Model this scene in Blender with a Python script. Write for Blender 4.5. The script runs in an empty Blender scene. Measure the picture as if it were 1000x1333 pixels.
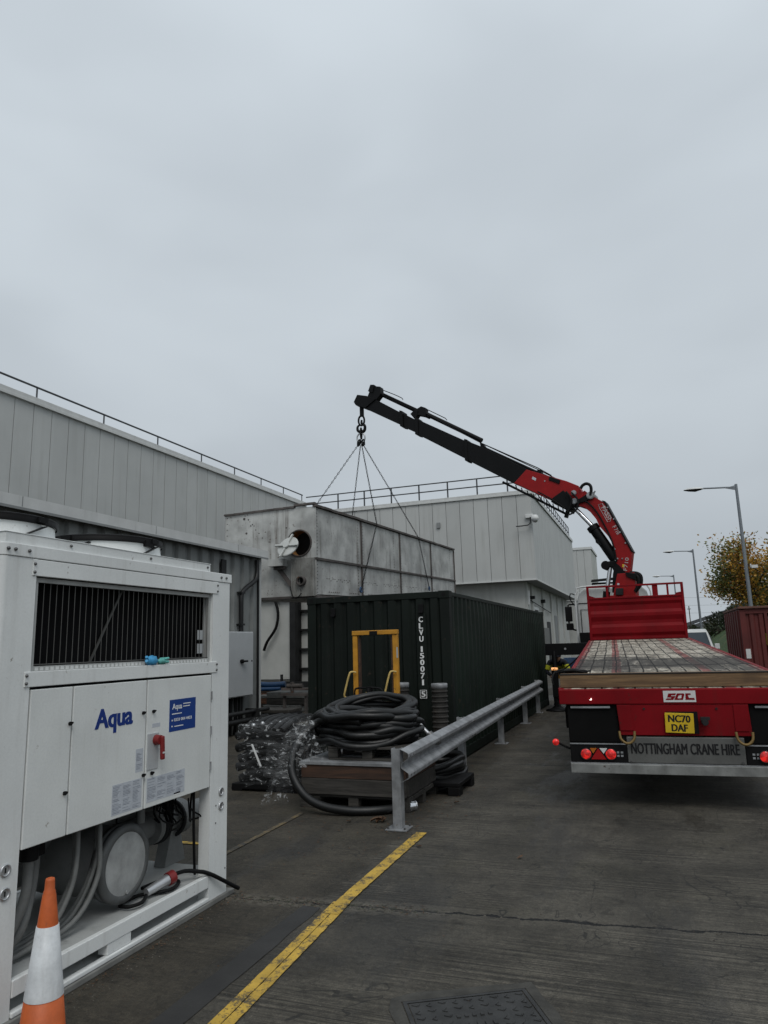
import bpy, bmesh, math, random
from mathutils import Vector, Matrix, noise
R = math.radians
random.seed(7)
scene = bpy.context.scene
COL = scene.collection

# ------------------------------------------------------------------ camera
PW, PH, FPX, EYE = 1000., 1333., 920., 1.78
def ray0(x, y): return Vector((x - PW/2, -(y - PH/2), -FPX))
VY = ray0(850, 830).normalized()
P2 = ray0(850 - 3000, 830 + 3000*math.tan(R(1.65)))
VZ = VY.cross(P2).normalized()
if VZ.y < 0: VZ = -VZ
VX = VY.cross(VZ)
RM = Matrix((VX, VY, VZ))
cam = bpy.data.cameras.new('camera'); camo = bpy.data.objects.new('camera', cam); COL.objects.link(camo)
camo.matrix_world = Matrix.Translation((0, 0, EYE)) @ RM.to_4x4()
cam.sensor_fit = 'HORIZONTAL'; cam.sensor_width = 36; cam.lens = FPX/PW*36
cam.clip_start = .05; cam.clip_end = 3000
scene.camera = camo
EYEV = Vector((0, 0, EYE))
def at(x, y, Y):            # a point on the photo's ray at distance Y down the yard
    d = RM @ ray0(x, y); return EYEV + d*(Y/d.y)
def atx(x, y, X):
    d = RM @ ray0(x, y); return EYEV + d*(X/d.x)
def gnd(x, y, z=0.):
    d = RM @ ray0(x, y); return EYEV + d*((z - EYE)/d.z)
def cp(x, y, off=0.):       # a point in the upright plane the crane works in
    Y = 21.2
    for _ in range(12):
        p = at(x, y, Y); Y = 21.2 + off + (-.7 - p.x)*.125
    return p

# ------------------------------------------------------------------ world, sun, exposure
SUN_EL, SUN_AZ = 52., 150.
w = bpy.data.worlds.new('World'); scene.world = w; w.use_nodes = True
nt = w.node_tree; nt.nodes.clear()
def nn(t, **k):
    n = nt.nodes.new(t)
    for a, v in k.items(): setattr(n, a, v)
    return n
out = nn('ShaderNodeOutputWorld'); bg = nn('ShaderNodeBackground')
sky = nn('ShaderNodeTexSky', sky_type='NISHITA', sun_disc=False, sun_elevation=R(SUN_EL), sun_rotation=R(SUN_AZ))
sky.air_density = 1.; sky.dust_density = 4.
hs = nn('ShaderNodeHueSaturation'); hs.inputs['Saturation'].default_value = .28; hs.inputs['Value'].default_value = .5
tc = nn('ShaderNodeTexCoord')
mp = nn('ShaderNodeMapping'); mp.inputs['Scale'].default_value = (1., 1., 2.2)
n1 = nn('ShaderNodeTexNoise'); n1.inputs['Scale'].default_value = 2.6; n1.inputs['Detail'].default_value = 3.5; n1.inputs['Roughness'].default_value = .4
n1.inputs['Distortion'].default_value = .25
cr = nn('ShaderNodeValToRGB')
cr.color_ramp.interpolation = 'EASE'
cr.color_ramp.elements[0].position = .30; cr.color_ramp.elements[0].color = (3.84, 4.26, 4.64, 1)
cr.color_ramp.elements[1].position = .72; cr.color_ramp.elements[1].color = (4.45, 4.92, 5.32, 1)
mx = nn('ShaderNodeMixRGB'); mx.inputs[0].default_value = .86
L = nt.links.new
L(tc.outputs['Generated'], mp.inputs[0]); L(mp.outputs[0], n1.inputs[0]); L(n1.outputs[0], cr.inputs[0])
L(sky.outputs[0], hs.inputs['Color']); L(hs.outputs[0], mx.inputs[1]); L(cr.outputs[0], mx.inputs[2])
sx = nn('ShaderNodeSeparateXYZ'); L(tc.outputs['Generated'], sx.inputs[0])
mr = nn('ShaderNodeMapRange'); L(sx.outputs[2], mr.inputs[0]); mr.inputs[1].default_value = .0; mr.inputs[2].default_value = .75; mr.inputs[3].default_value = .84; mr.inputs[4].default_value = 1.14
vm = nn('ShaderNodeVectorMath', operation='SCALE'); L(mx.outputs[0], vm.inputs[0]); L(mr.outputs[0], vm.inputs['Scale'])
L(vm.outputs[0], bg.inputs[0]); bg.inputs[1].default_value = .130; L(bg.outputs[0], out.inputs[0])
sl = bpy.data.lights.new('sun', 'SUN'); sl.energy = 1.1; sl.angle = R(30); sl.color = (1, .97, .93)
so = bpy.data.objects.new('sun', sl); COL.objects.link(so)
sd = Vector((math.sin(R(SUN_AZ))*math.cos(R(SUN_EL)), math.cos(R(SUN_AZ))*math.cos(R(SUN_EL)), math.sin(R(SUN_EL))))
so.rotation_euler = (-sd).to_track_quat('-Z', 'Y').to_euler()
scene.view_settings.view_transform = 'Standard'; scene.view_settings.look = 'None'
scene.view_settings.exposure = 0.12; scene.view_settings.gamma = 1
scene.cycles.max_bounces = 8; scene.cycles.transparent_max_bounces = 12

# ------------------------------------------------------------------ materials
class NT:
    def __init__(s, m): s.t = m.node_tree
    def n(s, ty, **k):
        x = s.t.nodes.new(ty)
        for a, v in k.items(): setattr(x, a, v)
        return x
    def link(s, a, b): s.t.links.new(a, b)
    def inp(s, sock, v):
        if isinstance(v, bpy.types.NodeSocket): s.link(v, sock)
        elif isinstance(v, (tuple, list)) and len(v) == 3 and sock.type == 'RGBA': sock.default_value = (*v, 1)
        else: sock.default_value = v
    def math(s, op, a, b=None, c=None, clamp=False):
        x = s.n('ShaderNodeMath', operation=op, use_clamp=clamp); s.inp(x.inputs[0], a)
        if b is not None: s.inp(x.inputs[1], b)
        if c is not None: s.inp(x.inputs[2], c)
        return x.outputs[0]
    def mix(s, f, a, b, blend='MIX'):
        x = s.n('ShaderNodeMixRGB', blend_type=blend); s.inp(x.inputs[0], f); s.inp(x.inputs[1], a); s.inp(x.inputs[2], b); return x.outputs[0]
    def noise(s, vec, scale, detail=4., rough=.55, dist=0.):
        x = s.n('ShaderNodeTexNoise'); s.link(vec, x.inputs[0]); x.inputs['Scale'].default_value = scale
        x.inputs['Detail'].default_value = detail; x.inputs['Roughness'].default_value = rough; x.inputs['Distortion'].default_value = dist
        return x.outputs[0]
    def mapv(s, vec, scale=(1, 1, 1), loc=(0, 0, 0), rot=(0, 0, 0)):
        x = s.n('ShaderNodeMapping'); s.link(vec, x.inputs[0]); x.inputs['Scale'].default_value = scale
        x.inputs['Location'].default_value = loc; x.inputs['Rotation'].default_value = rot; return x.outputs[0]
    def ramp(s, v, lo, hi, smooth=True):
        x = s.n('ShaderNodeMapRange', interpolation_type='SMOOTHSTEP' if smooth else 'LINEAR'); s.inp(x.inputs[0], v)
        x.inputs[1].default_value = lo; x.inputs[2].default_value = hi; return x.outputs[0]
    def sep(s, vec):
        x = s.n('ShaderNodeSeparateXYZ'); s.link(vec, x.inputs[0]); return x.outputs
def newmat(name):
    m = bpy.data.materials.new(name); m.use_nodes = True
    t = NT(m); b = m.node_tree.nodes['Principled BSDF']
    return m, t, b
def sc(c, k): return tuple(max(0., x*k) for x in c)
def mat(name, col, rough=.6, metal=0., var=.18, vs=3., streak=0., streak_col=(.05, .045, .04), ss=9., spots=0., spot_col=(.08, .035, .015),
        spot_scale=25., bump=.02, bs=60., panel=None, fine=.06, spec=.38):
    m, t, b = newmat(name)
    co = t.n('ShaderNodeTexCoord').outputs['Object']
    f = t.ramp(t.noise(co, vs, 5), .28, .72)
    c = t.mix(f, sc(col, 1 - var), sc(col, 1 + var*.6))
    f2 = t.noise(co, bs*1.3, 3, .7)
    c = t.mix(t.math('MULTIPLY', t.ramp(f2, .35, .75), fine*2), c, sc(col, .35))
    if panel:
        ax, wd, amt = panel
        s = t.sep(co)[ax]
        wn = t.n('ShaderNodeTexWhiteNoise', noise_dimensions='1D'); t.link(t.math('FLOOR', t.math('DIVIDE', s, wd)), wn.inputs['W'])
        c = t.mix(t.math('MULTIPLY', wn.outputs[0], amt), c, sc(col, .6))
    if streak:
        sv = t.noise(t.mapv(co, (ss, ss, ss*.06)), 1., 4, .6)
        sm = t.math('MULTIPLY', t.ramp(sv, .5, .78), streak)
        sm = t.math('MULTIPLY', sm, t.ramp(t.noise(co, vs*.8, 2), .35, .65))
        c = t.mix(sm, c, streak_col)
    if spots:
        sp = t.math('MULTIPLY', t.ramp(t.noise(co, spot_scale, 5, .65), .60, .68), 1.)
        sp = t.math('MULTIPLY', sp, t.ramp(t.noise(co, spot_scale*.17, 2), .62 - spots*.3, .72 - spots*.2))
        c = t.mix(sp, c, spot_col)
    t.link(c, b.inputs['Base Color'])
    b.inputs['Metallic'].default_value = metal
    r = t.math('ADD', rough - .08, t.math('MULTIPLY', t.noise(co, vs*3, 4), .16)); t.link(r, b.inputs['Roughness'])
    b.inputs['Specular IOR Level'].default_value = spec
    if bump:
        bp = t.n('ShaderNodeBump'); bp.inputs['Strength'].default_value = min(1, bump*10); bp.inputs['Distance'].default_value = .004
        t.link(t.noise(co, bs, 4, .6), bp.inputs['Height']); t.link(bp.outputs[0], b.inputs['Normal'])
    return m
def emis(name, col, s, base=(.3, .02, .02)):
    m, t, b = newmat(name); b.inputs['Base Color'].default_value = (*base, 1); b.inputs['Roughness'].default_value = .15
    lw = t.n('ShaderNodeLayerWeight'); lw.inputs[0].default_value = .5; co = t.n('ShaderNodeTexCoord').outputs['Object']
    b.inputs['Emission Color'].default_value = (*col, 1); t.link(t.math('MULTIPLY', t.math('MULTIPLY_ADD', t.ramp(t.noise(co, 22, 2), .42, .62), .9, .25), s), b.inputs['Emission Strength'])
    return m
def film(name, alpha=.55):
    m, t, b = newmat(name)
    co = t.n('ShaderNodeTexCoord').outputs['Object']
    b.inputs['Base Color'].default_value = (.62, .64, .65, 1); b.inputs['Roughness'].default_value = .12
    n_ = t.noise(t.mapv(co, (1, 1, 2.2), rot=(.5, .3, .2)), 7., 4, .55, 1.6)
    b.inputs['Specular IOR Level'].default_value = .8
    bp = t.n('ShaderNodeBump'); bp.inputs['Strength'].default_value = 1; bp.inputs['Distance'].default_value = .03; t.link(n_, bp.inputs['Height']); t.link(bp.outputs[0], b.inputs['Normal'])
    t.link(t.math('ADD', t.math('MULTIPLY', t.ramp(n_, .56, .66), alpha), .035), b.inputs['Alpha'])
    return m

M = {}
M['unit_white'] = mat('painted_steel_white', (.68, .70, .69), .5, spots=.16, spot_col=(.22, .20, .17), spot_scale=34, var=.08, vs=1.6, streak=.28, streak_col=(.30, .29, .26), ss=14, bump=.008, fine=.05)
M['panel_white'] = mat('door_steel_white', (.66, .68, .665), .45, spots=.10, spot_col=(.30, .28, .24), spot_scale=30, var=.08, vs=2.2, streak=.15, streak_col=(.36, .35, .31), ss=20, bump=.006, fine=.06)
M['unit_inner'] = mat('inner_steel', (.38, .39, .38), .6, var=.15, streak=.4, bump=.01)
M['black'] = mat('black_plastic', (.005, .005, .0053), .6, var=.2, bump=.01, spec=.16)
M['dark'] = mat('dark_steel', (.018, .0185, .019), .6, var=.3, bump=.02, spec=.25)
M['coil'] = mat('condenser_fins', (.004, .004, .0045), .8, var=.3, spec=.1)
M['wire'] = mat('guard_wire', (.10, .10, .095), .5, .4)
M['galv'] = mat('galvanised_steel', (.30, .31, .32), .5, .4, var=.34, vs=7, streak=.6, streak_col=(.16, .15, .14), spots=.3, spot_col=(.20, .17, .14), bump=.02)
M['alu'] = mat('aluminium', (.5, .51, .52), .38, .7, var=.15)
M['bolt'] = mat('bolt_steel', (.14, .14, .14), .45, .7)
M['clad'] = mat('cladding_grey', (.43, .44, .43), .55, var=.06, vs=.5, streak=.4, streak_col=(.22, .215, .195), ss=2.5, bump=.006, panel=(0, .93, .14), fine=.02)
M['clady'] = mat('cladding_grey_side', (.43, .44, .43), .55, var=.06, vs=.5, streak=.4, streak_col=(.22, .215, .195), ss=2.5, bump=.006, panel=(1, .93, .14), fine=.02)
M['coping'] = mat('coping_metal', (.54, .55, .54), .5, .0, var=.08, streak=.3, streak_col=(.2, .19, .18), bump=.01)
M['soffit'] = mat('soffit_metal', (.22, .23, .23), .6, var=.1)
M['render'] = mat('pale_wall_render', (.44, .45, .43), .8, var=.1, vs=1, streak=.4, streak_col=(.2, .19, .17), ss=2)
M['corr'] = mat('corrugated_cladding', (.19, .20, .195), .6, .0, var=.15, streak=.6, streak_col=(.09, .085, .08), ss=7, bump=.01)  # grey lowered all over to carry the shade below the eave
M['railm'] = mat('handrail_steel', (.07, .075, .08), .55, .3)
M['pvc'] = mat('downpipe_black', (.009, .0095, .01), .45)
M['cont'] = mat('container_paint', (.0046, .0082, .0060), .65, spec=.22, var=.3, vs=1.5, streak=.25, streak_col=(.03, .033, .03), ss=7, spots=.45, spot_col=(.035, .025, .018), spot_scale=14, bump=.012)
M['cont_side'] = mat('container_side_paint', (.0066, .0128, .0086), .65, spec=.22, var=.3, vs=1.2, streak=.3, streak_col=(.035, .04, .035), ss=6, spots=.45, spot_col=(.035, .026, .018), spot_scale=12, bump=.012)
M['white_paint'] = mat('white_lettering', (.72, .73, .72), .6, var=.1, vs=10)
M['tank'] = mat('tank_galvanised_sheet', (.42, .425, .41), .6, .1, var=.34, vs=1.7, streak=.95, streak_col=(.10, .085, .07), ss=6, spots=.75, spot_col=(.07, .035, .018), spot_scale=16, bump=.02)
M['tank_stain'] = mat('tank_stained_sheet', (.22, .22, .205), .65, .2, var=.35, vs=3, streak=.9, streak_col=(.09, .075, .055), ss=7, spots=.8, bump=.03)
M['tank_flange'] = mat('tank_flange_rusty', (.09, .08, .075), .75, .2, var=.4, vs=4, spots=.9, spot_col=(.10, .04, .016), spot_scale=9)
M['rust'] = mat('rusty_inner', (.30, .15, .05), .8, var=.4, vs=6)
M['lid'] = mat('hatch_lid', (.50, .51, .49), .55, .2, var=.15, streak=.3)
M['red'] = mat('truck_red_paint', (.18, .0028, .0065), .6, spec=.14, var=.2, vs=2, spots=.4, spot_col=(.045, .018, .014), spot_scale=18, bump=.006, streak=.5, streak_col=(.06, .014, .012))
M['crane_red'] = mat('crane_red_paint', (.26, .006, .007), .5, spec=.22, var=.22, vs=1.5, bump=.006, streak=.15, streak_col=(.06, .01, .01))
M['crane_black'] = mat('crane_black_steel', (.0035, .0037, .0042), .55, .0, spec=.16, var=.3, vs=2)
M['chrome'] = mat('polished_rod', (.72, .73, .75), .16, .9, var=.08)
M['rubber'] = mat('tyre_rubber', (.006, .006, .006), .9, spec=.1)
M['hose'] = mat('hose_rubber', (.0055, .006, .006), .45, var=.35, vs=14, fine=.1, spec=.45, bump=.02)
M['hose_dull'] = mat('dusty_hose', (.006, .0062, .0065), .5, var=.3, vs=12)
M['conduit'] = mat('grey_conduit', (.15, .155, .15), .6, var=.2, vs=8)
M['yellowp'] = mat('stacker_yellow', (.50, .235, .022), .5, var=.2, vs=7, spots=.35, spot_col=(.10, .06, .03), bump=.01)
M['yellowh'] = mat('pale_yellow_handle', (.50, .36, .12), .5, var=.2, vs=9)
M['plateY'] = mat('number_plate_yellow', (.62, .42, .018), .4, var=.12, vs=9, streak=.3, streak_col=(.3, .2, .03))
M['white'] = mat('white_paint', (.6, .61, .6), .45, var=.08)
M['cab'] = mat('cab_paint', (.46, .47, .46), .4, var=.08, streak=.3, streak_col=(.3, .29, .27))
M['boxgrey'] = mat('cabinet_grey', (.44, .46, .47), .45, .1, var=.05, streak=.2, streak_col=(.33, .33, .32))
M['orange'] = mat('cone_orange', (.50, .105, .025), .5, var=.2, vs=9, spots=.3, spot_col=(.16, .06, .03), bump=.02, streak=.35, streak_col=(.22, .07, .03))
M['reflect'] = mat('cone_sleeve', (.55, .57, .58), .45, var=.14, vs=12, streak=.5, streak_col=(.3, .3, .3), ss=25, spots=.35, spot_col=(.25, .23, .21))
M['blue'] = mat('blue_vinyl', (.008, .045, .22), .4, var=.1)
M['blue_text'] = mat('blue_lettering', (.005, .03, .19), .45, var=.1)
M['label'] = mat('paper_label', (.46, .49, .53), .6, var=.08, vs=20)
M['ink'] = mat('label_ink', (.25, .27, .31), .6, var=.2, vs=30)
M['redsw'] = mat('switch_red', (.20, .018, .018), .4)
M['vessel'] = mat('vessel_paint', (.21, .215, .21), .55, .0, var=.2, vs=5, spots=.4, spot_col=(.10, .09, .08), bump=.02)
M['vesselcap'] = mat('vessel_end_cap', (.36, .37, .365), .55, .1, var=.3, vs=6, bump=.03)
M['glove'] = mat('blue_glove', (.05, .30, .55), .5, var=.25, vs=30)
M['glove2'] = mat('green_glove', (.12, .42, .38), .5, var=.25, vs=30)
M['leather'] = mat('brown_leaf', (.085, .045, .022), .7, var=.4, vs=40)
M['wood'] = mat('weathered_timber', (.06, .055, .047), .8, var=.35, vs=5, streak=0, bump=.05)
M['sack'] = mat('keg_metal', (.030, .028, .025), .7, .1, var=.35, vs=8, spots=.4, spot_col=(.06, .04, .03), bump=.03)
M['redcont'] = mat('red_container_paint', (.10, .017, .015), .65, var=.22, vs=2, streak=.6, streak_col=(.055, .018, .015), ss=5, spots=.4, bump=.02)
M['redroof'] = mat('container_roof_rust', (.13, .06, .045), .75, var=.3, vs=3)
M['lamp_grey'] = mat('lamp_column_grey', (.20, .22, .24), .5, .4, var=.1)
M['lamp_glass'] = mat('lamp_lens', (.62, .63, .60), .25, var=.05)
M['glass'] = mat('dark_glass', (.035, .045, .055), .08, var=.1, bump=0, fine=0)
M['hivis'] = mat('hi_vis_yellow', (.50, .52, .03), .7, var=.1, vs=20)
M['navy'] = mat('navy_workwear', (.012, .014, .022), .85, var=.2, vs=20)
M['skin'] = mat('skin', (.42, .24, .17), .6, var=.08, vs=20)
M['bark'] = mat('bark', (.055, .043, .032), .9, var=.3, vs=8, bump=.08, bs=25)
M['brick'] = mat('brick_rubble', (.16, .075, .045), .85, var=.35, vs=7)
M['bluet'] = mat('blue_plastic', (.012, .055, .14), .45, var=.2)
M['far_roof'] = mat('far_roof', (.07, .075, .08), .7)
M['far_wall'] = mat('far_wall', (.30, .31, .31), .7, var=.1)
M['concrete_edge'] = mat('concrete_plinth', (.17, .17, .16), .85, var=.25, vs=6, bump=.05, bs=30, spots=.4, spot_col=(.04, .05, .03))
M['film'] = film('clear_shrink_wrap', .50)
M['redlamp'] = emis('lit_red_lamp', (1, .025, .018), .5)
M['redlens'] = mat('red_reflector', (.32, .01, .012), .2, var=.1)
M['amberlens'] = mat('amber_lens', (.40, .12, .015), .2, var=.1)
M['beacon'] = emis('lit_amber_marker', (1, .45, .15), .9, (.4, .2, .1))
M['marker'] = emis('lit_white_marker', (1, .82, .75), 2.2, (.5, .5, .5))
M['iron'] = mat('manhole_iron', (.030, .0302, .0295), .6, .0, var=.4, vs=9, bump=.03)

def leafmat(name, col):
    m, t, b = newmat(name); co = t.n('ShaderNodeTexCoord').outputs['Object']
    c = t.mix(t.noise(co, 3.1, 3), sc(col, .6), sc(col, 1.35)); t.link(c, b.inputs['Base Color']); b.inputs['Roughness'].default_value = .6
    b.inputs['Subsurface Weight'].default_value = 0
    tr = t.n('ShaderNodeBsdfTranslucent'); t.link(c, tr.inputs[0]); ms = t.n('ShaderNodeMixShader'); ms.inputs[0].default_value = .3
    t.link(b.outputs[0], ms.inputs[1]); t.link(tr.outputs[0], ms.inputs[2]); t.link(ms.outputs[0], m.node_tree.nodes['Material Output'].inputs[0])
    return m
LEAF = [leafmat('leaf_gold', (.48, .27, .04)), leafmat('leaf_olive', (.21, .20, .045)), leafmat('leaf_russet', (.32, .13, .03)), leafmat('leaf_green', (.10, .12, .035))]
LEAFD = [leafmat('hedge_dark', (.018, .026, .014)), leafmat('hedge_mid', (.03, .04, .018)), leafmat('hedge_brown', (.045, .036, .018))]

def woodmat(name, col, dark, axis_scale, rough=.75, bump=.5):
    m, t, b = newmat(name); co = t.n('ShaderNodeTexCoord').outputs['Object']
    g = t.noise(t.mapv(co, axis_scale), 1., 6, .65, .6)
    c = t.mix(t.ramp(g, .32, .7), dark, col)
    k = t.ramp(t.noise(co, 2.2, 4), .5, .75); c = t.mix(t.math('MULTIPLY', k, .55), c, sc(dark, .6))
    t.link(c, b.inputs['Base Color']); b.inputs['Roughness'].default_value = rough
    bp = t.n('ShaderNodeBump'); bp.inputs['Strength'].default_value = bump; bp.inputs['Distance'].default_value = .006; t.link(g, bp.inputs['Height']); t.link(bp.outputs[0], b.inputs['Normal'])
    return m
M['baulk'] = woodmat('fresh_timber_baulk', (.21, .13, .06), (.09, .052, .024), (1.2, 30, 22))
M['grey_timber'] = woodmat('grey_timber', (.058, .053, .046), (.022, .02, .017), (2, 25, 25))
M['brown_timber'] = woodmat('brown_timber', (.075, .036, .02), (.03, .017, .011), (2, 25, 25))

def deckmat():
    m, t, b = newmat('truck_deck_boards'); co = t.n('ShaderNodeTexCoord').outputs['Object']; s = t.sep(co)
    x, y = t.math('ADD', s[0], t.math('MULTIPLY', t.math('SUBTRACT', t.noise(co, .8, 2), .5), .05)), t.math('ADD', s[1], t.math('MULTIPLY', t.math('SUBTRACT', t.noise(t.mapv(co, (5, .4, 1)), 1., 2), .5), .35))
    def line(v, per, wd):
        f = t.math('FRACT', t.math('DIVIDE', v, per)); return t.math('LESS_THAN', t.math('ABSOLUTE', t.math('SUBTRACT', f, .5)), wd/per/2)
    wn = t.n('ShaderNodeTexWhiteNoise', noise_dimensions='2D'); cv = t.n('ShaderNodeCombineXYZ')
    t.link(t.math('FLOOR', t.math('ADD', t.math('DIVIDE', x, .178), .5)), cv.inputs[0]); t.link(t.math('FLOOR', t.math('ADD', t.math('DIVIDE', y, 1.25), .5)), cv.inputs[1]); t.link(cv.outputs[0], wn.inputs['Vector'])
    g = t.noise(t.mapv(co, (28, 1.5, 1)), 1., 5, .6)
    c = t.mix(t.ramp(g, .3, .7), (.27, .24, .195), (.50, .455, .38)); c = t.mix(t.math('MULTIPLY', wn.outputs[0], .5), c, (.17, .145, .115)); c = t.mix(t.math('MULTIPLY', t.ramp(t.noise(t.mapv(co, (5, 1.5, 1)), 1., 5, .7), .52, .62), .75), c, (.62, .57, .48))
    # worn red safety stripes and edges
    def band(x0, wd): return t.math('LESS_THAN', t.math('ABSOLUTE', t.math('SUBTRACT', x, x0)), wd/2)
    red = t.math('MAXIMUM', t.math('MAXIMUM', band(-.62, .13), band(.52, .11)), t.math('GREATER_THAN', t.math('ABSOLUTE', x), 1.13))
    wear = t.ramp(t.noise(co, 6, 5, .7), .32, .55)
    c = t.mix(t.math('MULTIPLY', red, t.math('MULTIPLY_ADD', wear, .6, .25)), c, (.25, .045, .045))
    # spilt oil and tyre rubber across the middle
    n1 = t.noise(t.mapv(co, (1, .6, 1)), 1.5, 5, .6)
    st = t.ramp(t.math('ADD', t.math('ABSOLUTE', t.math('SUBTRACT', y, 3.6)), t.math('MULTIPLY', n1, 5.)), 4.5, 3.3)
    st = t.math('MULTIPLY', st, t.ramp(t.noise(t.mapv(co, (7, 1.2, 1)), 1., 5, .7), .25, .5))
    n2 = t.noise(co, 2.1, 5, .7, 1.2); st2 = t.math('LESS_THAN', t.math('ABSOLUTE', t.math('SUBTRACT', n2, .5)), .022)
    c = t.mix(t.math('MULTIPLY', st, .85), c, (.025, .024, .024)); c = t.mix(t.math('MULTIPLY', st2, .8), c, (.05, .045, .04))
    gp = t.math('MAXIMUM', line(x, .178, .022), line(y, 1.25, .13))
    c = t.mix(t.math('MULTIPLY', gp, t.ramp(t.noise(co, 3.3, 4, .7), .30, .48)), c, (.012, .011, .010))
    t.link(c, b.inputs['Base Color']); b.inputs['Roughness'].default_value = .8; b.inputs['Specular IOR Level'].default_value = .2
    return m
M['deck'] = deckmat()

def groundmat():
    m, t, b = newmat('brushed_concrete'); geo = t.n('ShaderNodeNewGeometry').outputs['Position']; s = t.sep(geo); x, y = s[0], s[1]
    def fac(v, lo, hi, a, b_): return t.math('MULTIPLY_ADD', t.ramp(v, lo, hi), b_ - a, a)
    big = t.noise(geo, .35, 4, .5); mid = t.noise(geo, 1.9, 7, .66); fin = t.noise(geo, 26, 6, .72); grit = t.noise(geo, 95, 4, .75)
    lm = t.ramp(t.math('ADD', x, t.math('MULTIPLY', mid, .25)), -2.22, -2.34)
    c = t.mix(t.ramp(big, .3, .7), (.043, .0384, .0298), (.066, .0595, .0475))
    c = t.mix(lm, c, (.040, .0345, .0250))
    moss = t.ramp(t.noise(geo, 1.1, 5, .7), .52, .66)
    c = t.mix(t.math('MULTIPLY', moss, .35), c, (.034, .031, .019))
    # tamped grooves across the bay, fading in and out
    v1 = t.noise(t.mapv(geo, (.8, 44, 1), rot=(0, 0, -.04)), 1., 2, .5); v2 = t.noise(t.mapv(geo, (1.6, 95, 1), rot=(0, 0, -.03)), 1., 2, .5)
    gr = t.math('ADD', t.math('MULTIPLY', t.ramp(v1, .36, .64), .65), t.math('MULTIPLY', t.ramp(v2, .36, .64), .35))
    gm = t.math('MULTIPLY', t.ramp(t.noise(t.mapv(geo, (.7, 1.6, 1)), 1., 5, .6), .38, .58), t.math('SUBTRACT', 1., t.math('MULTIPLY', lm, .55)))
    f = t.math('MULTIPLY_ADD', t.math('MULTIPLY', t.math('SUBTRACT', gr, .5), gm), 1.15, 1.)
    f = t.math('MULTIPLY', f, fac(mid, .30, .70, .66, 1.34)); f = t.math('MULTIPLY', f, fac(fin, .32, .68, .72, 1.28)); f = t.math('MULTIPLY', f, fac(grit, .36, .64, .72, 1.28))
    blot = t.noise(geo, 5.5, 5, .7, .6); f = t.math('MULTIPLY', f, fac(blot, .56, .66, 1., .66)); f = t.math('MULTIPLY', f, fac(t.noise(t.mapv(geo, (1, 1, 1), loc=(7, 3, 0)), 4.2, 6, .75), .60, .72, 1., 1.5))
    wet = t.ramp(t.noise(t.mapv(geo, (1.1, .30, 1)), 1.2, 6, .65), .50, .62); f = t.math('MULTIPLY', f, t.math('SUBTRACT', 1., t.math('MULTIPLY', wet, .30)))
    tyre = t.math('MULTIPLY', t.ramp(t.math('ABSOLUTE', t.math('SUBTRACT', t.math('ADD', x, t.math('MULTIPLY', y, .05)), .15)), .30, .05), .22); f = t.math('MULTIPLY', f, t.math('SUBTRACT', 1., tyre))
    vs_ = t.n('ShaderNodeVectorMath', operation='SCALE'); t.link(c, vs_.inputs[0]); t.link(f, vs_.inputs['Scale']); c = vs_.outputs[0]
    c = t.mix(t.math('MULTIPLY', t.ramp(t.noise(geo, 60, 2, .5), .70, .76), .75), c, (.17, .16, .135))
    # construction joint with crumbled edge
    jn = t.noise(t.mapv(geo, (3, 3, 1)), 1.6, 6, .75)
    yj = t.math('MULTIPLY_ADD', x, .085, 5.095); dj = t.math('ABSOLUTE', t.math('SUBTRACT', t.math('ADD', y, t.math('MULTIPLY', t.math('SUBTRACT', jn, .5), .17)), yj))
    left = t.ramp(x, -1.1, -2.0)
    rub = t.math('MULTIPLY', t.ramp(dj, .16, .03), t.ramp(t.noise(geo, 14, 5, .75), .42, .52)); rub = t.math('MULTIPLY', rub, t.math('MULTIPLY_ADD', left, .60, .16))
    c = t.mix(rub, c, (.115, .103, .084))
    c = t.mix(t.math('MULTIPLY', t.math('MULTIPLY', t.ramp(dj, .09, .02), left), t.ramp(t.noise(geo, 22, 3), .5, .6)), c, (.022, .026, .010))
    jw = t.math('MULTIPLY_ADD', t.noise(geo, 9, 3), .036, -.003); jw = t.math('MULTIPLY', jw, t.math('MULTIPLY_ADD', left, -.6, 1.))
    crack = t.math('LESS_THAN', dj, jw); c = t.mix(crack, c, (.002, .002, .002))
    dj2 = t.math('ABSOLUTE', t.math('SUBTRACT', t.math('ADD', y, t.math('MULTIPLY', t.math('SUBTRACT', jn, .5), .10)), 10.9))
    c = t.mix(t.math('MULTIPLY', t.math('LESS_THAN', dj2, .025), .8), c, (.008, .008, .008))
    n3 = t.noise(t.mapv(geo, (1, .6, 1)), .9, 4, .6, .5); hair = t.math('LESS_THAN', t.math('ABSOLUTE', t.math('SUBTRACT', n3, .5)), .0016); c = t.mix(t.math('MULTIPLY', hair, .7), c, (.010, .010, .009))
    t.link(c, b.inputs['Base Color'])
    r = t.math('SUBTRACT', .86, t.math('MULTIPLY', wet, .34)); r = t.math('SUBTRACT', r, t.math('MULTIPLY', mid, .12)); t.link(r, b.inputs['Roughness'])
    b.inputs['Specular IOR Level'].default_value = .4
    hgt = t.math('ADD', t.math('MULTIPLY', t.math('MULTIPLY', gr, gm), .7), t.math('MULTIPLY', fin, .8)); hgt = t.math('ADD', hgt, t.math('MULTIPLY', grit, .5)); hgt = t.math('SUBTRACT', hgt, t.math('MULTIPLY', crack, 3.))
    bp = t.n('ShaderNodeBump'); bp.inputs['Strength'].default_value = 1.; bp.inputs['Distance'].default_value = .008; t.link(hgt, bp.inputs['Height']); t.link(bp.outputs[0], b.inputs['Normal'])
    return m
M['ground'] = groundmat()

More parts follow.
